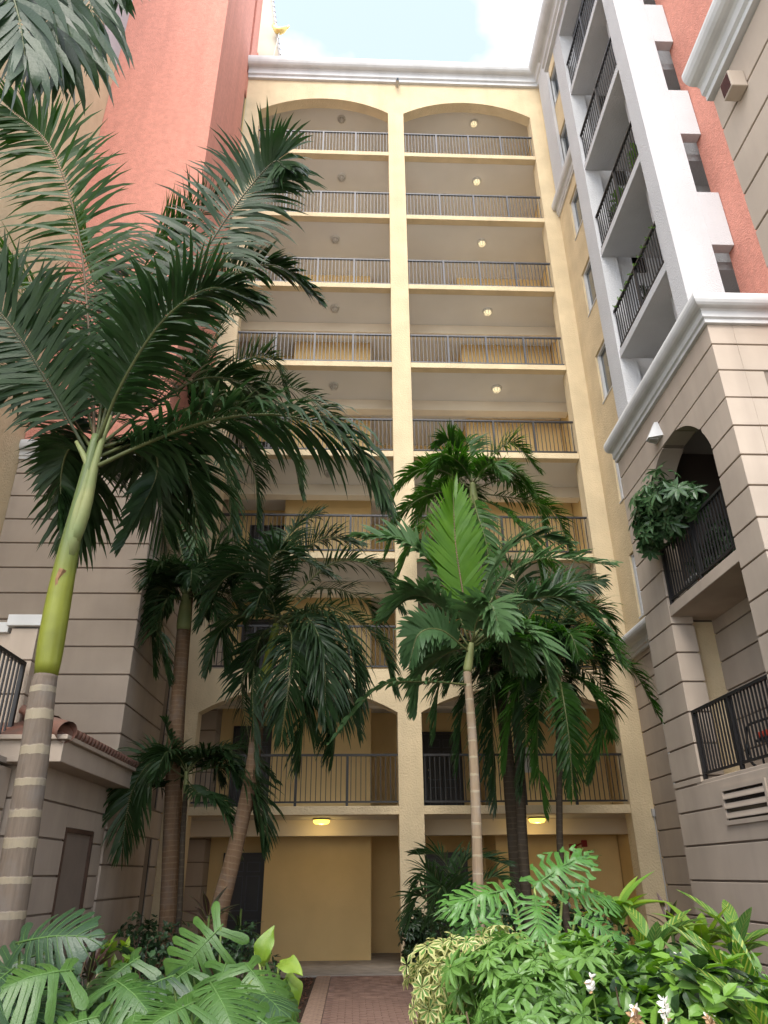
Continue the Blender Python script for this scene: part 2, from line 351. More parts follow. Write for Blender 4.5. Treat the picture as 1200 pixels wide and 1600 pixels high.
def cornice_prof(z0, h, d):
    """stepped bands under a heavy round"""
    p = [(0, 0), (.22, 0), (.22, .14), (.36, .18), (.36, .40), (.46, .46), (.52, .46)]
    for k in range(9):
        a = -math.pi/2+math.pi*k/8; p.append((.64+.36*math.cos(a), .73+.27*math.sin(a)))
    p += [(0, 1.0)]
    return [(o*d-(.02 if o == 0 else 0), z0+z*h) for o, z in p]

# railing along a line: parts are rails, posts and balusters
BALM = {}
def railing(parent, p0, p1, z, h=1.05, n_posts=4, sp=.11, name='railing', m='iron', single=True, label=None, thick=.019, end_posts=False):
    p0 = Vector((*p0, z)); p1 = Vector((*p1, z)); d = p1-p0; L = d.length; t = d/L; s = Vector((-t.y, t.x, 0))
    def bar(mb, a, b, za, zb, hw):
        A = p0+t*a; B = p0+t*b; i = len(mb.v)
        for q in (A, B):
            for sg in (-1, 1):
                for zz in (za, zb): mb.v.append(tuple(Vector((q.x, q.y, z+zz))+s*sg*hw))
        for f in ((0, 1, 3, 2), (4, 6, 7, 5), (0, 4, 5, 1), (2, 3, 7, 6), (1, 5, 7, 3), (0, 2, 6, 4)): mb.face([i+k for k in f])
    mb = MB(); bar(mb, 0, L, h-.045, h, .028); r = mb.build(name, m, parent, label=label)
    mb = MB(); bar(mb, 0, L, .07, .105, .018); mb.build('bottom_rail', m, r)
    xs = [L*(i+.0)/(n_posts) for i in range(1, n_posts)]
    if end_posts: xs = [.03]+xs+[L-.03]
    for x in xs:
        mb = MB(); bar(mb, x-.027, x+.027, .0, h-.045, .027); mb.build('post', m, r)
    n = int(L/sp); bx = [x for x in (L*(i+.5)/n for i in range(n)) if all(abs(x-q) > .045 for q in xs)]
    if single:
        key = (round(thick, 4), round(h, 3), m)
        if key not in BALM: BALM[key] = MB().box(-thick/2, thick/2, -thick/2, thick/2, .105, h-.045).mesh('baluster', m)
        for x in bx: inst(BALM[key], 'baluster', p0+t*x, r, rot=(0, 0, math.atan2(t.y, t.x)))
    else:
        mb = MB()
        for x in bx: bar(mb, x-thick/2, x+thick/2, .105, h-.045, thick/2)
        tag(mb.build('balusters', m, r), kind='stuff')
    return r
# ------------------------------------------------------------------ ground, path, walkway
g = MB(); g.v = [(-60, -60, GZ-.02), (60, -60, GZ-.02), (60, 60, GZ-.02), (-60, 60, GZ-.02)]; g.face((0, 1, 2, 3))
tag(g.build('ground', 'soil'), kind='structure')
tag(box('walkway', 'concrete', None, -4.95, 5.45, -.12, 4.3, GZ-.3, GZ+.01, bevel=.01), kind='structure')
PX0, PX1 = -1.62, .32                         # paved path leading to the entrance
path = tag(box('path', 'mortar', None, PX0, PX1, -15.5, -.14, GZ-.2, GZ-.012), kind='structure')
ORG[path] = Vector((0, 0, 0))
bricks = [MB().box(-.0945, .0945, -.0445, .0445, -.04, h).mesh('brick', 'paver') for h in (0, .002, -.002)]
edge_b = [MB().box(-.13, .13, -.2, .2, -.04, h).mesh('brick', 'paver_edge') for h in (.004, .002)]
rows = []; y = -.2; r = 0
while y > -7.2:
    x = PX0+.27+(.1 if r % 2 else 0)+.1
    while x < PX1-.27-.08:
        rows.append((x, y)); x += .2
    y -= .1; r += 1
nb = 0; far = MB()
for (x, y) in rows:
    if y < -3.2 and nb < 300:
        nb += 1; inst(random.choice(bricks), 'brick', (x+random.uniform(-.002, .002), y, GZ+random.uniform(-.003, .002)), path, rot=(random.uniform(-.01, .01), random.uniform(-.01, .01), random.uniform(-.01, .01)))
    else: far.box(x-.0945, x+.0945, y-.0445, y+.0445, GZ-.04, GZ+random.uniform(-.003, .002))
tag(far.build('bricks', 'paver', path), kind='stuff')
y = -.34
while y > -7.4:
    for sx in (PX0+.13, PX1-.13): inst(random.choice(edge_b), 'brick', (sx, y, GZ+random.uniform(-.002, .003)), path)
    y -= .405
mu = MB()                                     # bark mulch chips lining the path
for i in range(2600):
    sx = random.random() < .5
    x = PX0-.05-abs(random.gauss(0, .5)) if sx else PX1+.05+abs(random.gauss(0, .5)); y = random.uniform(-8.5, -.3)
    a = random.uniform(0, 3.1); l = random.uniform(.015, .045); wd = random.uniform(.006, .014); dz = random.uniform(-.01, .02)
    c, s_ = math.cos(a), math.sin(a); b = len(mu.v); z = GZ+.0
    mu.v += [(x+c*l, y+s_*l, z+dz), (x-s_*wd, y+c*wd, z+.015), (x-c*l, y-s_*l, z-dz*.5), (x+s_*wd, y-c*wd, z+.004)]; mu.face((b, b+1, b+2, b+3))
tag(mu.build('mulch', 'mulch'), 'loose reddish bark mulch chips beside the brick path', 'mulch', kind='stuff')

pv = MB(); pv.v = [(-40, -60, GZ), (40, -60, GZ), (40, -15.6, GZ), (-40, -15.6, GZ)]; pv.face((0, 1, 2, 3))   # unseen pale ground behind the viewpoint, added to bounce light into the court
tag(pv.build('bounce_ground', 'bounce_ground'), kind='structure')
# ------------------------------------------------------------------ central gallery building
H = 2.9; ZL = [GZ+.01]+[2.793+H*k for k in range(8)]     # floor levels
BAYS = ((-4.384, 0.0), (.524, 4.929)); TOP = 26.6
A = root('apartment_building', (.26, 0, GZ), 'tall yellow apartment block with open galleries, centre pillar and two arched bays', 'building')
for x0, x1 in ((-4.9, -4.384), (0, .524), (4.929, 5.42)): box('pillar', 'yellow', A, x0, x1, 0, .42, GZ-.1, TOP)
def arch(x0, x1, zs, rise):
    c = (x0+x1)/2; hw = (x1-x0)/2; Rr = (hw*hw+rise*rise)/(2*rise)
    return lambda x: zs+math.sqrt(max(0, Rr*Rr-(x-c)**2))-(Rr-rise)
for x0, x1 in BAYS:
    ts = frange(x0, x1, 28)
    MB().strip(ts, arch(x0, x1, 25.02, .68), lambda t: TOP, 0, .36, 'x').build('arch_wall', 'yellow', A)
    MB().strip(ts, arch(x0, x1, 4.72, .58), lambda t: ZL[2], 0, .34, 'x').build('arch_wall', 'yellow', A)
    for k in range(1, 9):
        if k != 2: box('slab_edge', 'yellow', A, x0, x1, .03, .26, ZL[k]-.17, ZL[k], bevel=.008)
for k in range(1, 9):
    box('ceiling', 'ceiling', A, -4.88, 5.40, .262, 4.2, ZL[k]-.168, ZL[k]-.006)
    box('beam', 'beam', A, -4.86, 5.38, 1.62, 1.95, ZL[k]-.50, ZL[k]-.1695) if k < 7 else None
box('ceiling', 'ceiling', A, -4.88, 5.40, .362, 4.2, 25.95, 26.2)
box('roof', 'cream', A, -4.9, 5.42, .43, 6, 26.2, 26.58)
box('wall', 'yellow_in', A, -4.88, 5.40, 4.2, 4.45, GZ-.1, 26.2)
for x0, x1 in ((-3.02, -.53), (2.44, 5.39)): box('stair_wall', 'yellow_in', A, x0, x1, 2.55, 4.19, GZ, 26.1, bevel=.01)
for z0 in frange(GZ, 26.0, 9)[:-1]: pass
box('end_wall', 'taupe_joint', A, -4.87, -4.47, 2.64, 4.19, GZ, 26.1)
z = GZ+.02
while z < 12:
    box('panel', 'taupe', A, -4.88, -4.44, 2.6, 4.18, z, z+.475, bevel=.008); z += .5
box('panel', 'taupe', A, -4.88, -4.44, 2.6, 4.18, z, 26.05)
box('wall', 'yellow_in', A, -4.435, -3.025, 3.3, 4.19, GZ, 26.1)
box('end_wall', 'yellow_in', A, 5.41, 5.9, .425, 4.45, GZ-.1, 26.2)
box('end_wall', 'yellow_in', A, -7.6, -4.905, .01, 4.45, GZ-.1, 26.2)
box('end_wall', 'yellow_in', A, 5.425, 7, .003, .42, GZ-.1, 26.2)
# apartment doors behind the galleries
def door(parent, x0, x1, y, z0, h=2.13, m='door_dark', panels=True):
    d = box('door', m, parent, x0, x1, y-.05, y-.002, z0, z0+h, bevel=.006)
    w_ = x1-x0; f = MB()
    f.box(x0-.07, x0, y-.07, y-.001, z0, z0+h+.07); f.box(x1, x1+.07, y-.07, y-.001, z0, z0+h+.07); f.box(x0, x1, y-.07, y-.001, z0+h, z0+h+.07); f.build('door_frame', m, d)
    if panels:
        for zz, hh in ((.22, .55), (.95, .75), (1.78, .22)):
            for i in range(2):
                a = x0+w_*(.12+.42*i); b = a+w_*.34; pm = MB()
                for q in ((a, a+.02, zz, zz+hh), (b-.02, b, zz, zz+hh), (a+.02, b-.02, zz, zz+.02), (a+.02, b-.02, zz+hh-.02, zz+hh)):
                    pm.box(q[0], q[1], y-.062, y-.05, z0+q[2], z0+q[3])
                pm.build('panel', 'iron_grey', d)
    MB().tube([(x0+.1, y-.05, z0+1.0), (x0+.1, y-.11, z0+1.0)], .03, 10).build('handle', 'chrome', d, smooth=True); MB().tube([(x0+.1, y-.05, z0+1.2), (x0+.1, y-.08, z0+1.2)], .035, 10).build('lock', 'chrome', d, smooth=True)
    return d
for k in range(0, 8):
    door(A, -4.02, -3.08, 3.3, ZL[k]+.01)
    if k < 4: door(A, .95, 1.9, 4.2, ZL[k]+.01)
box('notice_board', 'white_trim', A, 3.28, 3.52, 2.515, 2.549, ZL[1]+.95, ZL[1]+1.55)
MB().box(-4.37, -4.36, 2.3, 2.4, 0, .01)
# railings
for k in range(1, 9):
    for x0, x1 in BAYS:
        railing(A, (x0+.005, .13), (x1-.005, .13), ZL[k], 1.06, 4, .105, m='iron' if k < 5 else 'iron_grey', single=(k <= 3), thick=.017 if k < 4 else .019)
MB().sweep([(-4.9, 0), (5.42, 0), (5.42, -3.8)], cornice_prof(TOP, .86, .42)).build('cornice', 'white_trim', A, smooth=False)
# ceiling lights
def ceiling_light(x, y, z, on, label, big=False):
    t = root('ceiling_light', (x, y, z), label, 'light', 'gallery ceiling lights')
    if big:
        MB().lathe((x, y, z), [(.10, 0), (.19, -.005), (.20, -.03), (.185, -.04)], 20).build('base', 'lamp_base', t, smooth=True)
        MB().lathe((x, y, z), [(.182, -.041), (.18, -.08), (.15, -.115), (.05, -.13), (.01, -.132)], 20).build('diffuser', 'lamp_lit', t, smooth=True)
    else:
        MB().lathe((x, y, z), [(.155, 0), (.155, -.035), (.13, -.05), (.12, -.05)], 12).build('base', 'lamp_base', t)
        MB().lathe((x, y, z), [(.118, -.051), (.115, -.09), (.085, -.13), (.03, -.145), (.01, -.146)], 12).build('globe', 'lamp_on' if on else 'lamp_off', t, smooth=True)
        c = MB()
        for a in range(4):
            an = a*math.pi/4; c.tube([(x+.125*math.cos(an)*s_, y+.125*math.sin(an)*s_, z+zz) for s_, zz in ((1, -.05), (.95, -.10), (.7, -.145), (0, -.16), (-.7, -.145), (-.95, -.10), (-1, -.05))], .007, 4)
        c.build('cage', 'lamp_base', t)
    if on:
        l = bpy.data.lights.new('bulb', 'POINT'); l.energy = 1.6 if big else .1; l.color = (1, .72, .32) if big else (1, .82, .55); l.shadow_soft_size = .08
        lo = link(bpy.data.objects.new('bulb', l)); lo.parent = t; lo.location = (0, 0, -.22)
ORD = ['ground floor', 'first gallery', 'second gallery', 'third gallery', 'fourth gallery', 'fifth gallery', 'sixth gallery', 'seventh gallery', 'topmost gallery']
for k in range(0, 9):
    zc = (ZL[k+1]-.168) if k < 8 else 25.95
    for i, x in enumerate((-1.66, 3.14)):
        side = 'left' if i == 0 else 'right'
        if k == 0: ceiling_light(x, 1.05, zc, True, f'lit yellow oval ceiling light over the ground floor {side} bay', True)
        else: ceiling_light(x+random.uniform(-.1, .1), .93, zc, i == 1, ('glowing' if i else 'unlit') + f' round caged ceiling light in the {ORD[k]}, {side} bay')
t = root('security_camera', (.33, -.1, 26.5), 'small white security camera under the top cornice above the centre pillar', 'camera')
box('bracket', 'white_trim', t, .28, .38, -.16, 0, 26.48, 26.58); MB().tube([(.33, -.12, 26.43), (.33, -.34, 26.36)], .06, 10).build('body', 'grey_box', t); MB().tube([(.33, -.34, 26.36), (.33, -.36, 26.353)], .045, 10).build('lens', 'window_dark', t)
t = root('fire_alarm', (4.3, 2.5, 2.05), 'red fire alarm horn with side lamp on the ground floor wall', 'fire alarm')
box('box', 'red', t, 4.2, 4.36, 2.42, 2.549, 1.88, 2.12, bevel=.01); MB().tube([(4.28, 2.42, 2.0), (4.28, 2.36, 2.0)], [.06, .075], 14).build('horn', 'red', t)
MB().tube([(4.36, 2.5, 2.08), (4.5, 2.5, 2.13)], .02, 6).build('conduit', 'red', t); box('lamp', 'red', t, 4.5, 4.62, 2.44, 2.549, 2.05, 2.2, bevel=.01)
t = root('conduit_pipe', (5.36, -.03, GZ), 'thin grey conduit with junction box climbing the right pillar', 'pipe')
MB().tube([(5.39, -.025, GZ), (5.39, -.025, 2.55)], .014, 6).build('pipe', 'grey_box', t); box('junction_box', 'grey_box', t, 5.35, 5.41, -.06, -.002, 2.55, 2.7)

# ------------------------------------------------------------------ right wing
B = root('apartment_wing', (5.0, -5, GZ), 'white wing with stacked balconies over a taupe grooved base beside the yellow block', 'building')
def bands(parent, z0, z1, fn, h=.5, gap=.028):
    z = z0
    while z < z1-.02:
        fn(z, min(z+h-gap, z1)); z += h
# taupe part of the recessed side wall, then yellow wall with windows
box('backing_wall', 'taupe_joint', B, 5.45, 7, -7, -.01, GZ-.1, 5.9)
bands(B, -.2-.02, 5.9, lambda a, b: box('panel', 'taupe', B, 5.42, 5.7, -6.9, -.004, a, b, bevel=.008))
box('side_wall', 'yellow_side', B, 5.42, 5.75, -.93, -.004, 6.3, TOP)
for k in range(2, 9):
    z = ZL[k]
    box('side_wall', 'yellow_side', B, 5.42, 5.75, -4, -.932, (6.3 if k == 2 else ZL[k-1]+2.45), z+.93)
    f = MB(); f.box(5.47, 5.56, -1.04, -.936, z+.934, z+2.446); f.box(5.47, 5.56, -2.3, -1.04, z+.934, z+1.0); f.box(5.47, 5.56, -2.3, -1.04, z+2.38, z+2.446); f.box(5.48, 5.55, -1.76, -1.72, z+1.0, z+2.38)
    wd = f.build('window', 'white_trim', B); box('pane', 'glass', wd, 5.53, 5.54, -2.3, -1.04, z+1.0, z+2.38)
    f = MB().box(5.40, 5.47, -2.3, -.94, z+.90, z+.932).build('sill', 'white_trim', wd)
box('side_wall', 'yellow_side', B, 5.42, 5.75, -4, -.932, ZL[8]+2.45, TOP)
for z0 in (.7, 3.05):
    f = MB(); f.box(5.385, 5.44, -1.86, -1.3, z0+.0, z0+.06); f.box(5.385, 5.44, -1.86, -1.3, z0+1.5, z0+1.56); f.box(5.385, 5.44, -1.36, -1.3, z0+.06, z0+1.5)
    if z0 > 1: wd = f.build('window', 'white_trim', B); box('pane', 'glass', wd, 5.40, 5.415, -1.9, -1.36, z0+.06, z0+1.5)
MB().sweep([(5.42, -.02), (5.42, -5)], cornice_prof(5.88, .46, .34)).build('cornice', 'white_trim', B)
MB().sweep([(5.42, -.02), (5.42, -4.1)], cornice_prof(20.2, .6, .22)).build('cornice', 'white_trim', B)
box('pilaster', 'white', B, 5.32, 5.41, -1.1, -.25, 20.81, 26.55)
box('pilaster', 'white', B, 5.32, 5.41, -3.7, -2.5, 20.81, 26.55)
# taupe block: left-facing wall X 4.55 with an arched balcony over a square one
XF, XB, YN, YF = 4.55, 4.95, -7.65, -3.3
OY0, OY1 = -6.95, -4.4
ar = arch(OY0, OY1, 7.45, .93)
box('backing_wall', 'taupe_joint', B, XF+.03, XB-.03, OY1+.03, YF-.02, GZ-.1, 9.2)
box('backing_wall', 'taupe_joint', B, XF+.03, XB-.03, YN+.03, OY0-.03, GZ-.1, 9.2)
box('backing_wall', 'taupe_joint', B, XF+.03, XB-.03, OY0-.03, OY1+.03, GZ-.1, 2.6)
MB().strip(frange(OY0-.03, OY1+.03, 24), lambda y: ar(min(max(y, OY0), OY1))+.02, lambda y: 9.2, XF+.03, XB-.03, 'y').build('backing_wall', 'taupe_joint', B)
zz0 = 8.88-.5*18
for i in range(20):
    a = zz0+.5*i-.0; b = min(a+.472, 9.25)
    if a < GZ-.4: continue
    if b <= 2.8 or (a < 2.8 and b > 2.8):
        box('panel', 'taupe', B, XF, XB, YN, YF, a, min(b, 2.74), bevel=.008)
        if b < 2.8: continue
        a = 2.768
    if a >= 8.3:
        box('panel', 'taupe', B, XF, XB, YN, YF, a, b, bevel=.008); continue
    if b < 7.45:
        box('panel', 'taupe', B, XF, XB, YN, OY0, a, b, bevel=.008); box('panel', 'taupe', B, XF, XB, OY1, YF, a, b, bevel=.008); continue
    def lo(y, a=a): return max(a, ar(y)) if OY0 < y < OY1 else a
    mid = (OY0+OY1)/2
    for ys in (frange(YN, OY0-.001, 2)+frange(OY0+.001, mid-.014, 30), frange(mid+.014, OY1-.001, 30)+frange(OY1+.001, YF, 2)):
        MB().strip(ys, lo, lambda y, b=b: b, XF, XB, 'y').build('panel', 'taupe', B)
# camera-facing return of the block
box('backing_wall', 'taupe_joint', B, XB-.02, 5.9, YN+.03, -7.3, GZ-.1, 9.2)
for i in range(20):
    a = zz0+.5*i; b = min(a+.472, 9.25)
    if a < GZ-.4: continue
    if 7.3 < a < 8.3:
        box('panel', 'taupe', B, XB+.002, 5.25, YN, -7.2, a, b, bevel=.008)
    else: box('panel', 'taupe', B, XB+.002, 5.9, YN, -7.2, a, b, bevel=.008)
box('window', 'window_dark', B, 5.26, 5.9, YN+.05, YN+.08, 7.3, 8.36)
MB().sweep([(XF, YF), (XF, YN), (5.72, YN)], cornice_prof(9.25, .50, .25), 1).build('cornice', 'white_trim', B)
# balconies inside the taupe block
for z, zc in ((ZL[1], ZL[2]-.2), (ZL[2], 9.2)):
    box('balcony_floor', 'taupe', B, XF+.01, 8.4, OY0-.2, OY1+.2, z-.19, z, bevel=.01)
box('balcony_ceiling', 'ceiling', B, XB, 8.4, -7.1, -3.4, 9.0, 9.2)
box('inner_wall', 'taupe', B, 6.6, 6.8, -7.2, -3.3, GZ, 5.5)
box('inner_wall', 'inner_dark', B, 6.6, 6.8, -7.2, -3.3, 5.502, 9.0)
box('inner_wall', 'yellow_side', B, XB+.002, 6.6, -4.12, -3.9, GZ, 5.5)
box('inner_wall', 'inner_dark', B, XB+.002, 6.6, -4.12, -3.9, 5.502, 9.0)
box('inner_column', 'taupe', B, 5.75, 6.15, -4.8, -4.14, 2.8, 5.5)
box('inner_wall', 'taupe', B, XB+.002, 6.6, -7.19, -7.08, GZ, 9.0)
door(B, 6.0, 6.01, -4, ZL[1]) if False else None
railing(B, (XF+.06, OY1-.02), (XF+.06, OY0+.02), ZL[1]+.01, 1.07, 2, .10, thick=.022, end_posts=True)
railing(B, (XF+.06, OY1-.02), (XF+.06, OY0+.02), ZL[2]+.01, 1.07, 2, .10, thick=.022, end_posts=True)
# louvred vent below the lower balcony
v = MB(); Y0, Y1, Z0, Z1 = -6.35, -5.02, 2.10, 2.62
v.box(XF-.03, XF-.002, Y0, Y1, Z0, Z0+.06); v.box(XF-.03, XF-.002, Y0, Y1, Z1-.06, Z1); v.box(XF-.03, XF-.002, Y0, Y0+.06, Z0+.06, Z1-.06); v.box(XF-.03, XF-.002, Y1-.06, Y1, Z0+.06, Z1-.06)
vent = v.build('vent', 'taupe', B)
box('opening', 'window_dark', vent, XF-.006, XF-.003, Y0+.06, Y1-.06, Z0+.06, Z1-.06)
for i in range(3):
    zc = Z0+.13+.13*i; l = MB(); b = 0
    l.v = [(XF-.035, Y0+.06, zc-.045), (XF-.035, Y1-.06, zc-.045), (XF-.008, Y1-.06, zc+.02), (XF-.008, Y0+.06, zc+.02), (XF-.035, Y0+.06, zc-.03), (XF-.035, Y1-.06, zc-.03), (XF-.008, Y1-.06, zc+.035), (XF-.008, Y0+.06, zc+.035)]
    for q in ((0, 3, 2, 1), (4, 5, 6, 7), (0, 1, 5, 4), (1, 2, 6, 5), (2, 3, 7, 6), (3, 0, 4, 7)): l.face(q)
    l.build('slat', 'taupe', vent)
# white upper block with four balconies
WX, WY0, WY1 = 4.6, -7.22, -3.6; BY0, BY1 = -6.78, -4.2; WT = 22.9
box('column', 'white', B, WX, WX+.38, BY1, WY1, 9.88, WT)
box('column', 'white', B, WX, 5.28, WY0, BY0, 9.88, WT)
box('beam', 'white', B, WX, WX+.38, BY0, BY1, 22.6, WT)
box('balcony_back_wall', 'white', B, 6.3, 6.5, -7.2, -3.5, 9.3, WT)
box('inner_wall', 'white', B, WX+.38, 6.3, -4.0, -3.62, 9.4, WT)
box('inner_wall', 'white', B, 5.0, 6.3, -6.2, -6.0, 9.4, WT)
box('roof', 'white', B, WX, 6.5, WY0, WY1, WT+.01, WT+.4)
for k in range(4, 8):
    z = ZL[k]
    box('balcony_floor', 'white', B, WX+.02, 6.3, BY0+.002, BY1-.002, z-.19, z, bevel=.008)
    railing(B, (WX+.07, BY1-.02), (WX+.07, BY0+.02), z+.01, 1.07, 2, .105, thick=.02, end_posts=False)
    door(B, 0, 0, 0, 0) if False else None
for zb in (8.5, 11.45, 14.4, 17.35, 20.3):
    if zb > 9: box('parapet', 'white', B, 5.282, 5.69, WY0, WY0+.2, zb, zb+1.33, bevel=.008)
MB().sweep([(WX, -2.95), (WX, -8)], cornice_prof(22.9, 1.0, .42)).build('cornice', 'white_trim', B)
box('upper_wall', 'white', B, 4.95, 5.4, -8, -3.0, 23.9, 30)
box('coral_wall', 'coral', B, 5.7, 6.1, -8.6, -7.0, 9.0, 26)
box('upper_wall', 'white', B, 5.72, 6.1, -12, -8.602, 9.0, 24)
t = root('wall_light', (XF-.1, -5.3, 8.6), 'white speckled wedge wall light above the arched balcony', 'wall light')
l = MB(); l.v = [(XF-.002, -5.52, 8.55), (XF-.002, -5.18, 8.55), (XF-.24, -5.42, 8.55), (XF-.24, -5.28, 8.55), (XF-.002, -5.40, 8.9), (XF-.002, -5.30, 8.9), (XF-.06, -5.39, 8.9), (XF-.06, -5.31, 8.9)]
for q in ((0, 1, 3, 2), (4, 6, 7, 5), (2, 3, 7, 6), (0, 2, 6, 4), (3, 1, 5, 7), (1, 0, 4, 5)): l.face(q)
l.build('shade', 'white_trim', t); box('lens', 'grey_box', t, XF-.2, XF-.05, -5.40, -5.30, 8.53, 8.549)

# ------------------------------------------------------------------ nearer taupe wing at the right edge
Cw = root('taupe_wing', (3.4, -14, GZ), 'near taupe grooved wall with pale cornice at the upper right corner', 'building')
NX, NY = 2.95, -11.4
box('backing_wall', 'taupe_joint', Cw, NX+.03, NX+2, -19, NY-.02, GZ-.1, 9.2)
bands(Cw, 9.18-.5*19, 9.18, lambda a, b: box('panel', 'taupe', Cw, NX, NX+.5, -19, NY, a, b, bevel=.006))
MB().sweep([(NX, NY+.02), (NX, -19)], cornice_prof(9.18, .52, .27)).build('cornice', 'white_trim', Cw)
s_ = MB().box(NX-.17, NX-.002, -11.95, -11.77, 8.60, 8.84).build('scupper', 'taupe', Cw, bevel=.01); box('spout', 'window_dark', s_, NX-.172, NX-.171, -11.935, -11.785, 8.62, 8.82)

# ------------------------------------------------------------------ left wing: coral tower on a grooved base
D = root('coral_tower', (-6.3, -2, GZ), 'coral stucco tower on a taupe grooved base left of the galleries', 'building')
LX0, LX1, LY = -7.7, -4.9, -3.6
box('backing_wall', 'taupe_joint', D, LX0, LX1-.03, LY+.03, -.01, GZ-.1, 9.1)
gz = 8.68-.5*18
for i in range(19):
    a = gz+.5*i; b = min(a+.472, 9.0)
    if a < GZ-.4: continue
    cut = [(z0, z1) for z0, z1 in ((.2, 2.16), (2.72, 5.2)) if a < z1-.02 and b > z0+.02]
    if cut:
        box('panel', 'taupe', D, LX0, LX1, LY, -1.02, a, b, bevel=.008)
        box('panel', 'taupe', D, LX1-.3, LX1, -.56, -.004, a, b, bevel=.008)
    else: box('panel', 'taupe', D, LX0, LX1, LY, -.004, a, b, bevel=.008)
for z0, z1 in ((.2, 2.16), (2.72, 5.2)):
    wd = box('window', 'window_dark', D, LX1-.10, LX1-.08, -1.02, -.56, z0, z1)
    f = MB(); f.box(LX1-.08, LX1-.02, -1.016, -.97, z0, z1); f.box(LX1-.08, LX1-.02, -.61, -.564, z0, z1); f.build('frame', 'iron', wd)
box('tower_wall', 'coral', D, LX0, LX1, LY, -.32, 9.1, 33, bevel=.01)
box('tower_wall', 'coral', D, LX0, LX1-.35, -.32, -.004, 9.1, 33)
for k in range(3, 9):
    z = ZL[k]
    box('tower_return', 'coral', D, LX1-.35, LX1, -.318, -.004, z+2.5, z+2.9+.55)
    wd = box('window', 'window_dark', D, LX1-.05, LX1-.03, -.316, -.004, z+.55, z+2.5)
box('tower_wall', 'coral', D, LX0, LX1-.004, -.002, .9, 27.0, 33)
box('parapet', 'coral', D, LX1-.5, LX1+.04, .902, 1.5, 26.6, 29.6)
MB().sweep([(LX0, LY), (LX1, LY), (LX1, -.01)], cornice_prof(8.98, .42, .13)).build('cornice', 'white_trim', D)
# rooftop house far behind the tower, with weather vane
Rf = root('rooftop_house', (-6, 4, 26.6), 'cream rooftop gable with tile edge and slit vent behind the coral tower', 'building')
w0 = MB(); w0.v = [(-9, 2.5, 26.4), (-4.1, 2.5, 26.4), (-4.25, 2.5, 31.2), (-4.9, 2.5, 36), (-9, 2.5, 36), (-9, 6, 26.4), (-4.1, 6, 26.4), (-4.25, 6, 31.2), (-4.9, 6, 36), (-9, 6, 36)]
w0.face((0, 1, 2, 3, 4)); w0.face((9, 8, 7, 6, 5))
for i in range(5): j = (i+1) % 5; w0.face((i, i+5, j+5, j))
w0.build('wall', 'cream', Rf)
for i in range(26):
    f0, f1 = i/26, (i+.86)/26
    e = lambda f: (-4.1-.15*f/.5, 26.4+9.6*f) if f < .5 else (-4.25-.65*(f-.5)/.5, 26.4+9.6*f)
    x0, z0 = e(f0); x1, z1 = e(f1); m_ = MB(); m_.tube([(x0+.06, 2.42, z0), (x1+.03, 2.42, z1)], .05, 8); m_.build('tile', 'grey_box', Rf)
box('slit_vent', 'window_dark', Rf, -4.62, -4.54, 2.47, 2.498, 28.4, 29.7)
p = at(437, 45, 2.2); q = at(426, 93, 2.2)
t = root('weather_vane', (q.x, q.y, q.z), 'gilded rooster weather vane on a thin rod against the sky', 'weather vane')
MB().tube([(q.x-.1, q.y, q.z-.6), (q.x, q.y, q.z), (p.x, p.y, p.z-.25)], .018, 6).build('rod', 'lamp_base', t)
rb = MB(); c = p
prof = [(-.34, .20, .03), (-.27, .20, .07), (-.22, .06, .09), (-.12, -.10, .14), (.02, -.15, .16), (.14, -.08, .13), (.24, .04, .09), (.32, .10, .06), (.36, .06, .02)]
rb.tube([(c.x+a, c.y, c.z+b) for a, b, r_ in prof], [r_ for a, b, r_ in prof], 8); rb.build('rooster', 'gold', t, smooth=True)
MB().tube([(c.x-.28, c.y, c.z+.24), (c.x-.27, c.y, c.z+.34), (c.x-.22, c.y, c.z+.30)], [.05, .05, .02], 6).build('comb', 'gold', t)
MB().tube([(c.x+.30, c.y, c.z+.06), (c.x+.38, c.y, c.z+.2), (c.x+.34, c.y, c.z+.28)], [.05, .045, .015], 6).build('tail', 'gold', t)
# near yellow wall on the far left
E_ = root('stucco_wing', (-8, -10, GZ), 'near yellow stucco wall with white upper band at the far left', 'building')
box('wall', 'yellow', E_, -8.4, -7.702, -10.6, -.5, 2.5, 21.5); box('upper_band', 'white', E_, -8.4, -7.68, -10.6, LY-.004, 21.502, 30)

# ------------------------------------------------------------------ utility room with tiled eave, and the terrace wall
U = root('utility_room', (-5.4, -5, GZ), 'low taupe utility room with red barrel tile eave beside the brown door', 'building')
UX = -4.93; UYN = -6.55
box('backing_wall', 'taupe_joint', U, -6.4, UX-.03, UYN+.03, LY-.004, GZ-.1, 2.85)
DY0, DY1, DZ = -5.28, -4.18, 2.06
for i in range(7):
    a = GZ-.02+.44*i; b = min(a+.415, 2.85)
    if a < DZ:
        box('panel', 'taupe', U, -6.4, UX, UYN, DY0-.05, a, b, bevel=.006); box('panel', 'taupe', U, UX-.3, UX, DY1+.05, LY-.006, a, b, bevel=.006)
        if b > DZ+.06: box('panel', 'taupe', U, UX-.3, UX, DY0-.05, DY1+.05, DZ+.06, b)
    else: box('panel', 'taupe', U, -6.4, UX, UYN, LY-.006, a, b, bevel=.006)
dr = box('door', 'door_brown', U, UX-.08, UX-.05, DY0, DY1, GZ, DZ)
f = MB(); f.box(UX-.08, UX+.012, DY0-.05, DY0, GZ, DZ+.05); f.box(UX-.08, UX+.012, DY1, DY1+.05, GZ, DZ+.05); f.box(UX-.08, UX+.012, DY0, DY1, DZ, DZ+.05); f.build('door_frame', 'door_brown', dr)
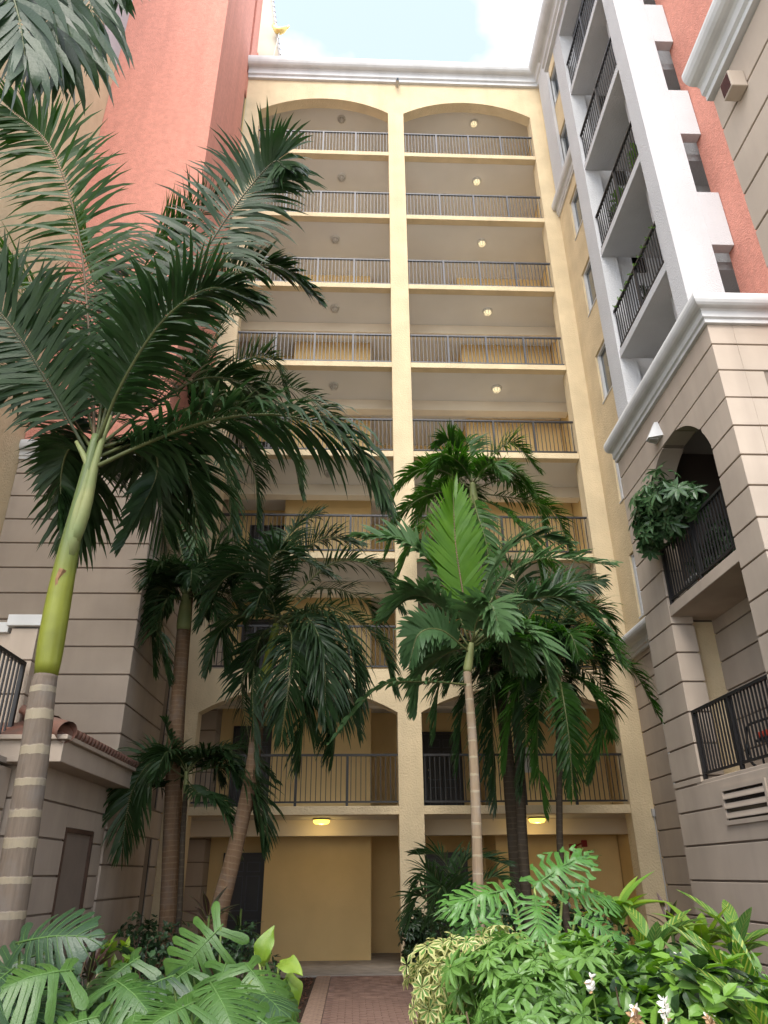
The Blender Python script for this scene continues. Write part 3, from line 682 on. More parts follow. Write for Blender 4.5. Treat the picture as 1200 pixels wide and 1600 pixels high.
for i in range(9): MB().box(UX-.05, UX-.03, DY0+.2, DY1-.2, GZ+.22+.055*i, GZ+.25+.055*i).build('slat', 'door_brown', dr)
MB().tube([(UX-.05, DY0+.08, .78), (UX+.03, DY0+.08, .78), (UX+.03, DY0+.22, .78)], .016, 8).build('handle', 'chrome', dr)
sg = box('sign', 'sign_red', dr, UX-.05, UX-.045, -4.86, -4.58, 1.52, 1.68, label='small red two-line notice on the brown door')
lt = MB()
for i in range(9): lt.box(UX-.045, UX-.042, -4.84+.028*i, -4.82+.028*i, 1.615, 1.655)
for i in range(5): lt.box(UX-.045, UX-.042, -4.80+.028*i, -4.78+.028*i, 1.545, 1.585)
lt.build('lettering', 'letter', dr)
EX0, EX1, EYN, EYF = -5.6, -4.6, -6.85, -3.62
box('eave', 'taupe', U, EX0, EX1, EYN, EYF, 2.78, 3.04, bevel=.01)
box('eave_trim', 'taupe', U, EX0, EX1+.06, EYN-.06, EYF, 3.042, 3.10, bevel=.01)
tilem = MB(); n = 8
tilem.tube([(0, 0, 0), (-.75, 0, .34)], [.075, .062], 10); tile_me = tilem.mesh('tile', 'tile', smooth=True)
y = EYN+.18
while y < EYF-.05:
    inst(tile_me, 'tile', (EX1+.07, y, 3.12), U); y += .142
for i in range(3):
    a = Vector((EX1+.03, EYN-.03, 3.13)).lerp(Vector((EX1-.8, EYN+.6, 3.47)), i*.33); b_ = a+Vector((-.36, .27, .15))
    MB().tube([a, a.lerp(b_, .04), b_], [.135, .13, .105], 14, cap=False).build('ridge_tile', 'tile', U, smooth=True)
rs = MB(); rs.v = [(EX1+.05, EYN-.04, 3.1), (EX1+.05, EYF, 3.1), (EX1-.8, EYF, 3.46), (EX1-.8, EYN+.6, 3.46), (EX0-.3, EYN-.04, 3.1), (EX0-.3, EYN+.6, 3.46)]
rs.face((0, 1, 2, 3)); rs.face((4, 0, 3, 5)); rs.build('roof', 'tile', U)
box('flashing', 'cream', U, LX1-.6, LX1-.002, LY-.05, LY-.008, 3.3, 3.42)
W = root('terrace_wall', (-5.6, -9, GZ), 'low taupe terrace wall with white capped pier and black railing at the left edge', 'wall')
TX = -5.28
box('backing_wall', 'taupe_joint', W, -6.6, TX-.03, -16, -6.62, GZ-.1, 2.7)
for i in range(6):
    a = GZ-.02+.5*i; box('panel', 'taupe', W, -6.6, TX, -16, -6.6, a, min(a+.472, 2.76), bevel=.006)
box('coping', 'concrete', W, -6.6, TX+.02, -16, -6.6, 2.765, 2.83)
for i in range(4): box('pier_block', 'taupe', W, -5.72, -5.36, -6.5, -6.12, 2.78+.46*i, 2.78+.46*i+.435, bevel=.006)
box('pier_core', 'taupe_joint', W, -5.70, -5.38, -6.48, -6.14, 2.7, 4.6)
box('pier_cap', 'white_trim', W, -5.78, -5.30, -6.56, -6.06, 4.62, 4.78, bevel=.01)
box('screen_wall', 'taupe', W, -7.68, -5.722, -6.4, -6.2, 2.75, 4.55); box('screen_cap', 'white_trim', W, -7.68, -5.79, -6.46, -6.14, 4.552, 4.70, bevel=.01)
railing(W, (TX-.12, -6.6), (TX-.12, -13.5), 2.84, 1.25, 4, .11, thick=.022, end_posts=True)
# ------------------------------------------------------------------ vegetation builders
def spline(pts, n):
    P = [Vector(p) for p in pts]
    if len(P) == 2: return [P[0].lerp(P[1], i/n) for i in range(n+1)]
    P = [P[0]*2-P[1]]+P+[P[-1]*2-P[-2]]; m = len(P)-3; out = []
    for i in range(n+1):
        s = min(i/n*m, m-1e-6); k = int(s); t = s-k; a, b, c, d = P[k:k+4]
        out.append(.5*((2*b)+(c-a)*t+(2*a-5*b+4*c-d)*t*t+(3*b-a-3*c+d)*t**3))
    return out
def frond(parent, pts, ll=.6, lw=.035, n=52, m='palm_dark', rm='rachis', droop=.5, s0=.14, face=None, fold=.35, sweep=.55, rr=.016, jit=.2, tipr=.35, aj=.2, name='frond'):
    """one pinnate leaf: rachis plus two ranks of tapering leaflets that hang under their own weight"""
    R_ = spline(pts, 40); mb = MB(); mb.m = 1
    mb.tube(R_[::2], [rr*(1-.85*i/20) for i in range(21)], 5)
    mb.m = 0
    lens = [0]
    for i in range(40): lens.append(lens[-1]+(R_[i+1]-R_[i]).length)
    up = Vector((0, 0, 1)); prevS = None
    def P(s):
        x = s*40; k = min(int(x), 39); return R_[k].lerp(R_[k+1], x-k), (R_[min(k+2, 40)]-R_[max(k-1, 0)]).normalized()
    for i in range(n):
        s = s0+(1-s0)*(i+.5)/n; p, T = P(s)
        N0 = Vector(face) if face else up
        S = T.cross(N0)
        if S.length < .15: S = prevS or Vector((1, 0, 0))
        S.normalize()
        if prevS and S.dot(prevS) < 0: S = -S
        prevS = S; N = S.cross(T).normalized()
        if not face and N.z < 0: N = -N
        q = (s-s0)/(1-s0)
        prof = min(1, .45+2.2*q)*(1-(max(0, q-.45)/.55)**2*(1-tipr))
        for sg in (-1, 1):
            l = ll*prof*random.uniform(1-jit, 1+jit); wd = lw*(.7+.3*prof)*random.uniform(.85, 1.15)
            sw = sweep+.75*q*q+random.uniform(-aj, aj)
            d = (S*sg*math.cos(sw)+T*math.sin(sw)+N*(fold+random.uniform(-1.4, 1.4)*aj)).normalized()
            ww = (T*math.cos(.3)+N*(.10 if face else .35)*sg*random.uniform(.2, 1.4)).normalized()
            dr = droop*random.uniform(.65, 1.35); base = len(mb.v); pos = p+S*sg*rr*.6; dd = d.copy(); seg = 5
            for k in range(seg+1):
                t = k/seg; w_ = wd*(.55+1.5*t)*(1-t)**.55 if k < seg else 0
                w_ = wd*min(1, .35+2.4*t)*max(0, 1-t**3)
                side = ww-dd*ww.dot(dd); side = side.normalized() if side.length > .01 else S
                if k < seg:
                    mb.v.append(tuple(pos-side*w_*.5)); mb.v.append(tuple(pos+side*w_*.5))
                else: mb.v.append(tuple(pos))
                dd = (dd+Vector((0, 0, -1))*dr*(.25+t)/seg*1.6).normalized(); pos = pos+dd*(l/seg)
            for k in range(seg-1): mb.face((base+2*k, base+2*k+1, base+2*k+3, base+2*k+2))
            k = seg-1; mb.face((base+2*k, base+2*k+1, base+2*k+2))
    return mb.build(name, [m, rm], parent, smooth=True)
def pl(Y, *uvd): return [at(u, v, Y+(d[0] if d else 0)) for u, v, *d in uvd]
def trunk(parent, pts, r0, r1, m, name='trunk', n=14, seg=26, bulge=None, ring=None):
    R_ = spline(pts, seg); rad = []
    L = 0
    for i in range(seg+1):
        f = i/seg; r = r0+(r1-r0)*f
        if bulge: r *= 1+bulge*math.exp(-((f-.25)/.3)**2)
        rad.append(r*random.uniform(.985, 1.015))
    return MB().tube(R_, rad, n).build(name, m, parent, smooth=True)
def palm(label, base, group=None, name='palm_tree'): return root(name, base, label, 'palm tree', group or 'courtyard palms')

def rnd_fronds(parent, c, count, L, az0, az1, el0, el1, **k):
    """further leaves of the same crown, arching out and over"""
    for i in range(count):
        az = az0+(az1-az0)*(i+random.uniform(.2, .8))/count; el = random.uniform(el0, el1); l = L*random.uniform(.8, 1.1)
        h = Vector((math.cos(az), math.sin(az), 0)); c = Vector(c)
        p1 = c+h*l*.35*math.cos(el)+Vector((0, 0, l*.35*math.sin(el)))
        p2 = c+h*l*.7*math.cos(el*.5)+Vector((0, 0, l*.55*math.sin(el)-.10*l))
        p3 = c+h*l*.92*math.cos(el*.4)+Vector((0, 0, l*.5*math.sin(el)-.48*l))
        frond(parent, [c, p1, p2, p3], **k)

# --- tall ringed palm at the left
Y = -8.6; b0 = at(2, 1475, Y); b0.z = GZ
P1 = palm('tall ringed palm with bright green crownshaft leaning at the left front', b0)
tp = pl(Y, (12, 1430), (48, 1220), (66, 1085), (72, 1055))
trunk(P1, [b0]+tp, .175, .118, 'bark_ring')
cs = pl(Y, (72, 1055), (84, 980), (103, 880), (122, 800), (138, 735), (150, 680))
R_ = spline(cs, 20); MB().tube(R_, [.118, .130, .136, .138, .138, .137, .133, .127, .120, .112, .106, .100, .095, .09, .086, .082, .077, .072, .066, .058, .048], 16).build('crownshaft', 'crownshaft', P1, smooth=True)
for pts in ([(112, 850), (134, 790), (150, 720), (172, 650)], [(108, 870), (122, 800), (138, 735), (120, 690)]): MB().tube(spline(pl(Y-.03, *pts), 8), [.075, .085, .08, .07, .06, .05, .04, .034, .028], 10).build('leaf_base', 'crownshaft_pale', P1, smooth=True)
hk = spline(pl(Y-.08, (92, 905), (88, 935), (95, 905), (90, 895)), 6); MB().tube(pl(Y-.11, (98, 890), (90, 905), (86, 935)), [.045, .03, .008], 6).build('husk', 'husk', P1)
KD = dict(ll=1.08, lw=.074, n=100, droop=.8, m='palm_dark', rr=.024)
frond(P1, pl(Y, (148, 710), (142, 560, .1), (122, 360, .2), (78, 230, .1), (10, 165, -.2)), **{**KD, 'm': 'palm_mid', 'droop': .75, 'rm': 'rachis_tan', 'face': (.05, -1, -.45), 'fold': .0, 'sweep': .35})
frond(P1, pl(Y, (152, 700), (215, 560, .1), (300, 425, .2), (365, 325, .2), (425, 255, .0), (445, 262, -.2)), **{**KD, 'rm': 'rachis_dark', 'face': (-.1, -1, -.3), 'fold': .05, 'droop': .9, 'n': 110, 'sweep': .4})
frond(P1, pl(Y, (140, 715), (70, 590, -.3), (0, 490, -.5), (-90, 420, -.6)), **{**KD, 'rm': 'rachis_dark', 'face': (.1, -1, -.3), 'fold': .05, 'droop': .8, 'sweep': .4})
frond(P1, pl(Y, (138, 735), (235, 690, -.2), (340, 655, -.3), (450, 650, -.3), (545, 690, -.3), (598, 775, -.3)), **{**KD, 'droop': 1.3, 'n': 116, 'rr': .030, 'lw': .066, 'fold': .15})
frond(P1, pl(Y, (142, 720), (110, 700, .5), (95, 750, .8), (100, 850, .8)), **{**KD, 'droop': .7, 'll': .5})
frond(P1, pl(Y, (150, 715), (225, 690, .4), (245, 740, .7), (190, 850, .7)), **{**KD, 'droop': .6, 'll': .5})
frond(P1, pl(Y, (155, 690), (250, 560, .5), (350, 440, .9), (430, 415, .9), (500, 470, .9)), **{**KD, 'droop': .8, 'll': .62})
frond(P1, pl(Y, (150, 690), (175, 540, .7), (235, 400, 1.3), (300, 330, 1.5)), **{**KD, 'm': 'palm_mid', 'droop': .5})
frond(P1, pl(Y, (150, 690), (110, 560, .8), (40, 450, 1.4), (-40, 440, 1.5)), **{**KD, 'm': 'palm_mid', 'droop': .6})
frond(P1, pl(Y, (152, 690), (200, 520, 1.0), (270, 380, 1.8), (350, 300, 2.0)), **{**KD, 'droop': .6})
frond(P1, pl(Y, (152, 695), (190, 600, -.5), (255, 500, -.9), (330, 450, -1.0), (400, 470, -1.0)), **{**KD, 'droop': .8, 'll': .8})
frond(P1, pl(Y, (148, 700), (160, 600, .8), (150, 450, 1.6), (120, 340, 2.0)), **{**KD, 'm': 'palm_mid', 'droop': .5})
frond(P1, pl(Y, (146, 705), (100, 640, .8), (40, 600, 1.4), (-30, 630, 1.5)), **{**KD, 'droop': .8, 'll': .7})
frond(P1, pl(Y, (150, 700), (230, 640, .8), (320, 590, 1.4), (400, 610, 1.6), (440, 680, 1.6)), **{**KD, 'droop': .8, 'll': .7})
rnd_fronds(P1, at(150, 700, Y), 3, 2.1, .3, 2.6, .5, 1.0, **KD)

# --- palm behind it: crown hidden by the big fronds
def simple_palm(label, Y, tpix, r0, r1, bark, fr, cshaft=None, rnd=0, L=1.6, kw={}, base_pix=None):
    b = at(*tpix[0], Y); t0 = b.copy(); t0.z = GZ
    t = palm(label, t0); trunk(t, [t0]+pl(Y, *tpix), r0, r1, bark)
    if cshaft: MB().tube(spline(pl(Y, *cshaft), 10), [r1*f for f in (1.0, 1.12, 1.15, 1.14, 1.1, 1.05, 1, .93, .86, .78, .7)], 12).build('crownshaft', kw.get('cm', 'crownshaft_pale'), t, smooth=True)
    k = dict(ll=.55, lw=.044, n=76, droop=.85, rr=.018); k.update({a: b for a, b in kw.items() if a != 'cm'})
    k['n'] = int(k['n']*1.35) if k['n'] < 70 else k['n']
    for f in fr:
        pts, ex = (f, {}) if not isinstance(f[-1], dict) else (f[:-1], f[-1])
        frond(t, pl(Y, *pts), **{**k, **ex})
    if rnd: rnd_fronds(t, at(*(cshaft or tpix)[-1], Y), rnd, L, 0, 6.28, .1, 1.0, **k)
    return t
simple_palm('tall palm behind the ringed one, crown against the coral tower corner', -2.2, [(268, 1430), (277, 1150), (291, 960), (312, 720)], .15, .105, 'bark_brown', [
    [(316, 650), (308, 720, -.5), (306, 820, -.6), (314, 945, -.6), {'face': (0, -1, .1), 'fold': .0, 'll': .62, 'droop': .25, 'sweep': .75, 'm': 'palm_broad'}],
    [(318, 640), (365, 575, .2), (425, 560, .2), (455, 650, .2)], [(318, 645), (390, 640, -.4), (450, 700, -.5), (470, 770, -.5)],
    [(316, 655), (375, 680, -.2), (398, 740), (402, 815)], [(312, 650), (245, 690), (195, 770), (180, 850)],
    [(316, 640), (325, 560), (350, 500, .2), (400, 470, .2)], [(314, 640), (300, 560), (270, 500), (230, 480)], [(316, 650), (310, 590), (312, 530)],
    [(318, 650), (420, 600, .3), (510, 640, .3), (560, 740, .3)], [(314, 650), (270, 660, -.4), (250, 740, -.5), (265, 830, -.5)],
    [(316, 650), (345, 700, -.6), (360, 790, -.7), (352, 880, -.7)]],
    cshaft=[(312, 720), (315, 680), (317, 640)], rnd=8, L=1.8, kw=dict(ll=.72, lw=.05))
simple_palm('brown-trunked palm in front of the left pillar with a drooping crown', -3.1, [(262, 1430), (272, 1180), (286, 985)], .145, .115, 'bark_brown', [
    [(290, 940), (255, 920), (238, 965), (240, 1050)], [(290, 940), (262, 935, -.4), (248, 990, -.5), (262, 1060, -.5)], [(292, 935), (330, 900), (375, 905), (400, 950)],
    [(292, 935), (310, 890), (340, 860), (380, 865)], [(290, 935), (270, 900), (250, 905), (232, 940)], [(292, 935), (325, 930, -.4), (345, 980, -.5), (350, 1040, -.5)], [(290, 930), (285, 870, .2), (270, 830, .4), (240, 830, .4)]],
    cshaft=[(286, 985), (289, 955), (291, 930)], rnd=7, L=1.15, kw=dict(ll=.58, n=60))
simple_palm('slim small palm between the brown trunk and the curved one', -3.4, [(280, 1430), (286, 1300), (290, 1240)], .05, .04, 'bark_dark', [
    [(290, 1215), (240, 1190, -.2), (205, 1240, -.3), (190, 1330, -.3), {'ll': .72, 'n': 70, 'face': (0, -1, .4), 'fold': .1}], [(290, 1210), (330, 1175), (380, 1210), (400, 1290)], [(290, 1210), (350, 1200, -.3), (395, 1240, -.4), (408, 1320, -.4), {'ll': .75, 'n': 76}],
    [(290, 1210), (272, 1170), (260, 1140), (262, 1125), {'n': 20, 'll': .3}], [(290, 1210), (320, 1190, .4), (370, 1170, .6), (430, 1220, .6)], [(290, 1210), (250, 1230, .4), (215, 1215, .6), (180, 1260, .6)],
    [(290, 1215), (310, 1240, -.3), (345, 1260, -.4), (370, 1330, -.4)]], cshaft=[(290, 1240), (291, 1220), (291, 1205)], rnd=5, L=1.0, kw=dict(ll=.52, lw=.045, n=56, rr=.012))
simple_palm('curved palm with ringed brown trunk leaning right before the left bay', -3.9, [(340, 1440), (364, 1340), (390, 1225), (404, 1120), (410, 1080)], .155, .085, 'bark_brown', [
    [(438, 960), (395, 900), (350, 905), (312, 975)], [(438, 955), (400, 870), (360, 880, .2), (330, 930, .3)], [(440, 950), (470, 870), (510, 840), (560, 850)], [(442, 950), (520, 880, -.2), (590, 890, -.3), (625, 950, -.3)],
    [(442, 960), (520, 950), (590, 1000), (615, 1080), {'ll': .62}], [(440, 970), (490, 990, -.4), (525, 1080, -.5), (520, 1180, -.5), {'ll': .85, 'lw': .05, 'n': 96}], [(438, 975), (460, 1010, -.5), (475, 1090, -.6), (468, 1190, -.6), {'ll': .85, 'n': 96}],
    [(434, 975), (405, 1000, -.3), (395, 1080, -.3), (400, 1210, -.3), {'ll': .42}], [(436, 965), (390, 960), (345, 985), (322, 1050, .1), {'ll': .45}], [(440, 955), (440, 880), (455, 830, .3), (500, 800, .4)],
    [(440, 955), (420, 900, -.6), (440, 860, -1.0), (520, 900, -1.2)], [(440, 965), (500, 920, .5), (570, 940, .9), (600, 1020, 1.0)], [(440, 970), (480, 970, .6), (540, 1040, 1.0), (560, 1150, 1.0)], [(436, 970), (400, 1010, .3), (378, 1080, .4), (405, 1230, -.1), {'ll': .6, 'n': 80}],
    [(442, 965), (480, 965, -.7), (505, 1020, -1.0), (508, 1120, -1.1), {'ll': .9, 'n': 90, 'droop': 1.1}], [(442, 970), (455, 990, -.8), (452, 1060, -1.0), (440, 1150, -1.0), {'ll': .8, 'n': 90, 'droop': 1.1}], [(444, 965), (510, 960, -.4), (550, 1020, -.5), (556, 1110, -.5), {'ll': .8, 'n': 90, 'droop': 1.1}]],
    cshaft=[(410, 1080), (420, 1030), (432, 975)], rnd=2, L=1.3, kw=dict(ll=.62, lw=.042, cm='crownshaft'))
# --- right group
Yb = -6.2
t = simple_palm('slender palm with jointed pale trunk and one bright upright frond', Yb, [(750, 1470), (744, 1280), (738, 1150), (730, 1050)], .075, .058, 'bark_bamboo', [
    [(738, 1010), (724, 930, -.1), (712, 850, -.1), (708, 768, .1), {'m': 'palm_bright', 'rm': 'rachis_tan', 'face': (.1, -1, -.05), 'fold': .05, 'droop': .12, 'll': .74, 'lw': .088, 'n': 44, 'sweep': .80, 's0': .22, 'jit': .05, 'tipr': .60, 'aj': .06}],
    [(732, 1000), (695, 910), (640, 850, -.2), (560, 838, -.3), {'face': (0, -.6, .8)}], [(732, 1010), (690, 950), (645, 930), (600, 965)], [(740, 1000), (785, 910), (850, 872), (955, 882), {'n': 44}],
    [(734, 1020), (690, 985, -.3), (655, 990, -.5), (640, 1035, -.5), {'face': (0, -1, .3), 'll': .4}], [(734, 1070), (660, 1065, -.4), (590, 1075, -.6), (515, 1160, -.6), {'ll': .22, 'lw': .06, 'n': 40, 'droop': .9}],
    [(742, 1005), (810, 945), (880, 935, -.2), (945, 985, -.3)], [(740, 1005), (765, 900, .3), (820, 840, .5), (890, 850, .5)], [(742, 1010), (790, 980, -.5), (840, 1000, -.8), (860, 1070, -.8)], [(736, 1010), (700, 1020, .4), (660, 1050, .5), (650, 1110, .5)]],
    cshaft=[(730, 1050), (733, 1030), (737, 1005)], rnd=2, L=1.3, kw=dict(ll=.52, lw=.085, n=44, m='palm_broad', droop=.6))
simple_palm('tallest palm of the right group rising over the slender one', -1.9, [(806, 1340), (790, 1150), (762, 900), (742, 790)], .15, .09, 'bark_dark', [
    [(738, 765), (690, 735), (645, 738), (606, 790)], [(738, 760), (718, 715), (702, 690), (690, 692)], [(740, 760), (765, 720), (800, 692), (842, 735)], [(742, 770), (810, 780), (865, 800), (892, 865)],
    [(736, 775), (680, 770), (630, 800), (605, 865)], [(738, 760), (735, 710, .3), (730, 690, .5), (715, 685, .7)], [(740, 765), (790, 750, .6), (835, 770, .9), (850, 830, 1.0)], [(736, 775), (690, 800, -.5), (650, 840, -.8), (620, 900, -.8)], [(740, 775), (790, 800, -.5), (830, 850, -.8), (850, 920, -.8)],
    [(738, 770), (745, 800, -.8), (760, 850, -1.1), (770, 930, -1.1)], [(738, 765), (690, 760, .8), (660, 790, 1.1), (640, 860, 1.1)]],
    cshaft=[(742, 790), (740, 775), (738, 755)], rnd=7, L=1.35, kw=dict(ll=.56, n=60, m='palm_mid'))
simple_palm('dark trunked palm with hanging fronds in the middle of the right group', -2.6, [(818, 1340), (812, 1200), (803, 1080)], .10, .075, 'bark_dark', [
    [(800, 1045), (760, 1040), (725, 1100), (715, 1200), {'ll': .6}], [(800, 1045), (770, 1060, -.4), (748, 1130, -.5), (745, 1240, -.5), {'ll': .6}], [(800, 1045), (815, 1070, -.4), (822, 1140, -.5), (815, 1240, -.5), {'ll': .55}],
    [(800, 1040), (850, 1010), (885, 1060), (895, 1150)], [(800, 1040), (780, 980), (740, 960), (700, 1010)], [(800, 1040), (830, 960, -.5), (880, 915, -.7), (940, 905, -.7), {'rm': 'rachis_tan', 'face': (0, -1, .6), 'fold': 0}], [(800, 1040), (810, 950, .4), (800, 890, .5), (770, 860, .6)], [(800, 1045), (735, 1020, .5), (690, 1060, .6), (680, 1150, .6)],
    [(800, 1040), (860, 980, -.4), (915, 985, -.6), (940, 1040, -.6)], [(800, 1045), (770, 1080, .3), (770, 1160, .3), (775, 1260, .3)]],
    cshaft=[(803, 1080), (802, 1060), (800, 1035)], rnd=9, L=1.5, kw=dict(ll=.66, m='palm_dark', n=60))
simple_palm('thin trunked palm at the right end before the right pillar', -3.0, [(876, 1340), (874, 1200), (871, 1090)], .062, .05, 'bark_dark', [
    [(872, 1045), (925, 1030, -.2), (985, 1045, -.3), (1030, 1120, -.3), {'ll': .5}], [(872, 1050), (915, 1070, -.3), (940, 1130, -.4), (925, 1215, -.4), {'ll': .6}], [(870, 1050), (845, 1090, -.3), (840, 1170, -.3), (850, 1270, -.3), {'ll': .55}],
    [(872, 1040), (895, 970), (935, 950), (965, 1000)], [(870, 1040), (830, 980), (790, 990), (760, 1040)], [(872, 1045), (900, 1040, .4), (945, 1080, .6), (955, 1150, .6)], [(872, 1040), (880, 960, .4), (870, 900, .6), (840, 870, .8)],
    [(872, 1050), (880, 1090, -.6), (890, 1160, -.8), (895, 1240, -.8), {'ll': .5}], [(870, 1048), (825, 1050, -.4), (800, 1110, -.5), (790, 1200, -.5)]],
    cshaft=[(871, 1090), (872, 1065), (872, 1035)], rnd=6, L=1.35, kw=dict(ll=.58, n=58, m='palm_mid'))
# --- near palm overhead: only its hanging leaves reach the frame
Yo = -12.6; b = at(-420, 1300, Yo); b.z = GZ
O = palm('near palm overhead, only dark hanging leaf tips show at the top left', b)
oc = at(-150, -330, Yo); trunk(O, [b, (b.x+.1, b.y, 4), oc], .13, .09, 'bark_brown')
KO = dict(ll=1.05, lw=.085, n=44, m='palm_dark', droop=1.0, s0=.2, rr=.018, sweep=.7)
for dY, pts, fc in ((.2, [(-30, -300), (80, -170), (135, -20), (150, 70)], (0, -1, .4)), (-.4, [(-60, -250), (30, -110), (80, 20), (95, 110)], (.1, -1, .2)), (-.7, [(-100, -230), (-20, -110), (25, 10), (40, 95)], (.3, -1, .2)), (.5, [(-60, -330), (60, -230), (140, -110), (185, 0)], (0, -1, .5))):
    frond(O, [oc]+pl(Yo, *[(u, v, dY) for u, v in pts]), **{**KO, 'face': fc, 'fold': 0})
frond(O, [oc]+pl(Yo, (-200, -380, .3), (-260, -330, .5), (-300, -200, .6)), **KO)

# ------------------------------------------------------------------ broad leaves
def cut_leaf(m, fingers=8, join=.36, gap=.30, width=.44, curl=.25, wavy=0.0, vein='vein', lobes=0.0, heart=.16, burn=False):
    """split leaf along +Y, normal +Z, length 1: fingers joined near the midrib, free towards the margin"""
    mb = MB()
    def hw(t):
        return width*max(0, math.sin(math.pi*min(1, (t*.93+.07))**.72))**.75
    def z(x, y): return -curl*abs(x)**1.6*1.4-curl*.9*max(0, y-.25)**2+.05*math.sin(9*y+5*x)*abs(x)
    U = (0, .12, join, .6, .82, .95, 1.0)
    for sg in (-1, 1):
        for i in range(fingers):
            t0, t1 = i/fingers, (i+1)/fingers; tm = (t0+t1)/2; bi = len(mb.v)
            sweep_ = .10+.24*tm; hb = heart*max(0, 1-tm*4)
            wdt = hw(tm)*random.uniform(.93, 1.05)
            for j, u in enumerate(U):
                g_ = 0 if u <= join else gap*(.8 if u < .7 else .62)*random.uniform(.8, 1.1)
                if u >= .95: g_ = max(gap, .40)
                if u == 1.0: g_ = .74
                a, b = t0+(t1-t0)*g_*.5, t1-(t1-t0)*g_*.5
                if u == join: a, b = t0+(t1-t0)*.10, t1-(t1-t0)*.10
                for t in (a, (a+b)/2, b):
                    x = sg*u*(hw(t) if u <= join else hw(t)*(1-(u-join)*.6)+wdt*(u-join)*.6)
                    y = t+u*sweep_*(.9 if tm < .8 else .5)-hb*u*1.6-(.02 if u > .9 else 0)
                    if lobes and u > join: y += lobes*math.sin(u*14+i)*.03
                    mb.v.append((x, y, z(x, y)-(.013*min(1, u/join) if t in (a, b) else 0)+wavy*.02*math.sin(17*t+9*u))); mb.uv[len(mb.v)-1] = (x, y)
            for j in range(len(U)-1):
                mb.m = 2 if (burn and j >= 4 and i in (2, 3, 5) and sg > 0) else 0
                for c in range(2):
                    q = (bi+3*j+c, bi+3*j+c+1, bi+3*(j+1)+c+1, bi+3*(j+1)+c); mb.face(q if sg > 0 else q[::-1])
    mb.m = 1
    mb.tube([(0, y, z(0, y)+.004) for y in (-.05, .2, .5, .8, 1.0)], [.016, .014, .011, .007, .003], 5)
    for i in range(fingers):
        t = (i+.5)/fingers; s_ = .10+.24*t
        for sg in (-1, 1):
            pts = []
            for u in (0, .3, .6, .85):
                x = sg*u*hw(t); y = t+u*s_*.9-heart*max(0, 1-t*4)*u*1.6; pts.append((x, y, z(x, y)+.004))
            mb.tube(pts, [.006, .005, .004, .002], 4, cap=False)
    return mb.mesh('leaf', [m, vein]+(['leaf_burn'] if burn else []), smooth=True)
def lance_leaf(m, width=.16, fold=.25, arch_=.3, vein='stem_pale', n=10, wav=.0):
    mb = MB()
    for i in range(n+1):
        t = i/n; w_ = width*math.sin(math.pi*min(1, t*.96+.03))**.8*(1-.25*t); zc = -arch_*t*t
        for x in (-1, -.5, 0, .5, 1):
            mb.v.append((x*w_, t, zc+abs(x)*w_*fold+wav*.03*math.sin(11*t+x*4)*abs(x))); mb.uv[len(mb.v)-1] = (x*w_*1.0, t)
    for i in range(n):
        for c in range(4): mb.face((5*i+c, 5*i+c+1, 5*i+c+6, 5*i+c+5))
    mb.m = 1; mb.tube([(0, t, -arch_*t*t-.004) for t in (0, .25, .5, .75, 1)], [.010, .009, .007, .005, .002], 4)
    return mb.mesh('leaf', [m, vein], smooth=True)
def leaf_at(me, parent, base, d, nrm, L, name='leaf', wide=1.0):
    d = Vector(d).normalized(); n_ = Vector(nrm); n_ = (n_-d*n_.dot(d)).normalized(); x = d.cross(n_)
    m = Matrix(((x.x*L*wide, d.x*L, n_.x*L, base[0]), (x.y*L*wide, d.y*L, n_.y*L, base[1]), (x.z*L*wide, d.z*L, n_.z*L, base[2]), (0, 0, 0, 1)))
    return inst(me, name, None, parent, mtx=m)
def stem(parent, a, b, r=.012, m='stem_green', sag=.0, name='stem'):
    a, b = Vector(a), Vector(b); mid = a.lerp(b, .55)+Vector((0, 0, sag))
    return MB().tube(spline([a, mid, b], 8), [r*(1.2-.5*i/8) for i in range(9)], 6).build(name, m, parent, smooth=True)
MON = [cut_leaf('monstera', 8, .44, .13, .60, .42, heart=.28), cut_leaf('monstera', 7, .50, .11, .62, .5, heart=.30), cut_leaf('monstera_dark', 8, .42, .14, .58, .45, heart=.28), cut_leaf('monstera', 7, .46, .12, .60, .5, heart=.28, burn=True)]
PHI = [cut_leaf('philo', 10, .2, .46, .40, .3, 1.0, lobes=1.4), cut_leaf('philo', 9, .22, .44, .42, .35, 1.2, lobes=1.6)]

def big_plant(name, label, cat, Y, basepix, leaves, group=None, sm='stem_green', lsag=.05, sr=.012):
    """leaves: (tip-side base pixel u, v, dY, direction (x,y,z), normal, length, mesh)"""
    b = at(*basepix, Y); b.z = GZ; t = root(name, b, label, cat, group)
    for (u, v, dy, d, nrm, L, me) in leaves:
        if name == 'monstera_plant': L *= .84; v += 8
        if name == 'philodendron': L *= .78
        p = at(u, v, Y+dy); leaf_at(me, t, p, d, nrm, L)
        stem(t, (b.x+random.uniform(-.12, .12), b.y+random.uniform(-.12, .12), GZ), p, sr, sm, lsag)
    return t
CN = (0, -.6, .8)
big_plant('monstera_plant', 'split-leaf monstera with one tall upright leaf before the left brown trunk', 'plant', -9.6, (330, 1600), [
    (345, 1440, 0, (-.55, -.15, -.55), (.1, -.85, .55), .62, MON[0]), (385, 1500, -.3, (.50, -.35, -.40), (.1, -.55, .85), .50, MON[1]),
    (352, 1500, -.2, (-.1, -.5, -.5), (0, -.5, .9), .5, MON[1]), (300, 1505, -.1, (-.7, -.3, -.4), (-.1, -.5, .9), .48, MON[0]), (420, 1520, .1, (.6, .1, -.5), (.2, -.6, .8), .42, MON[0])])
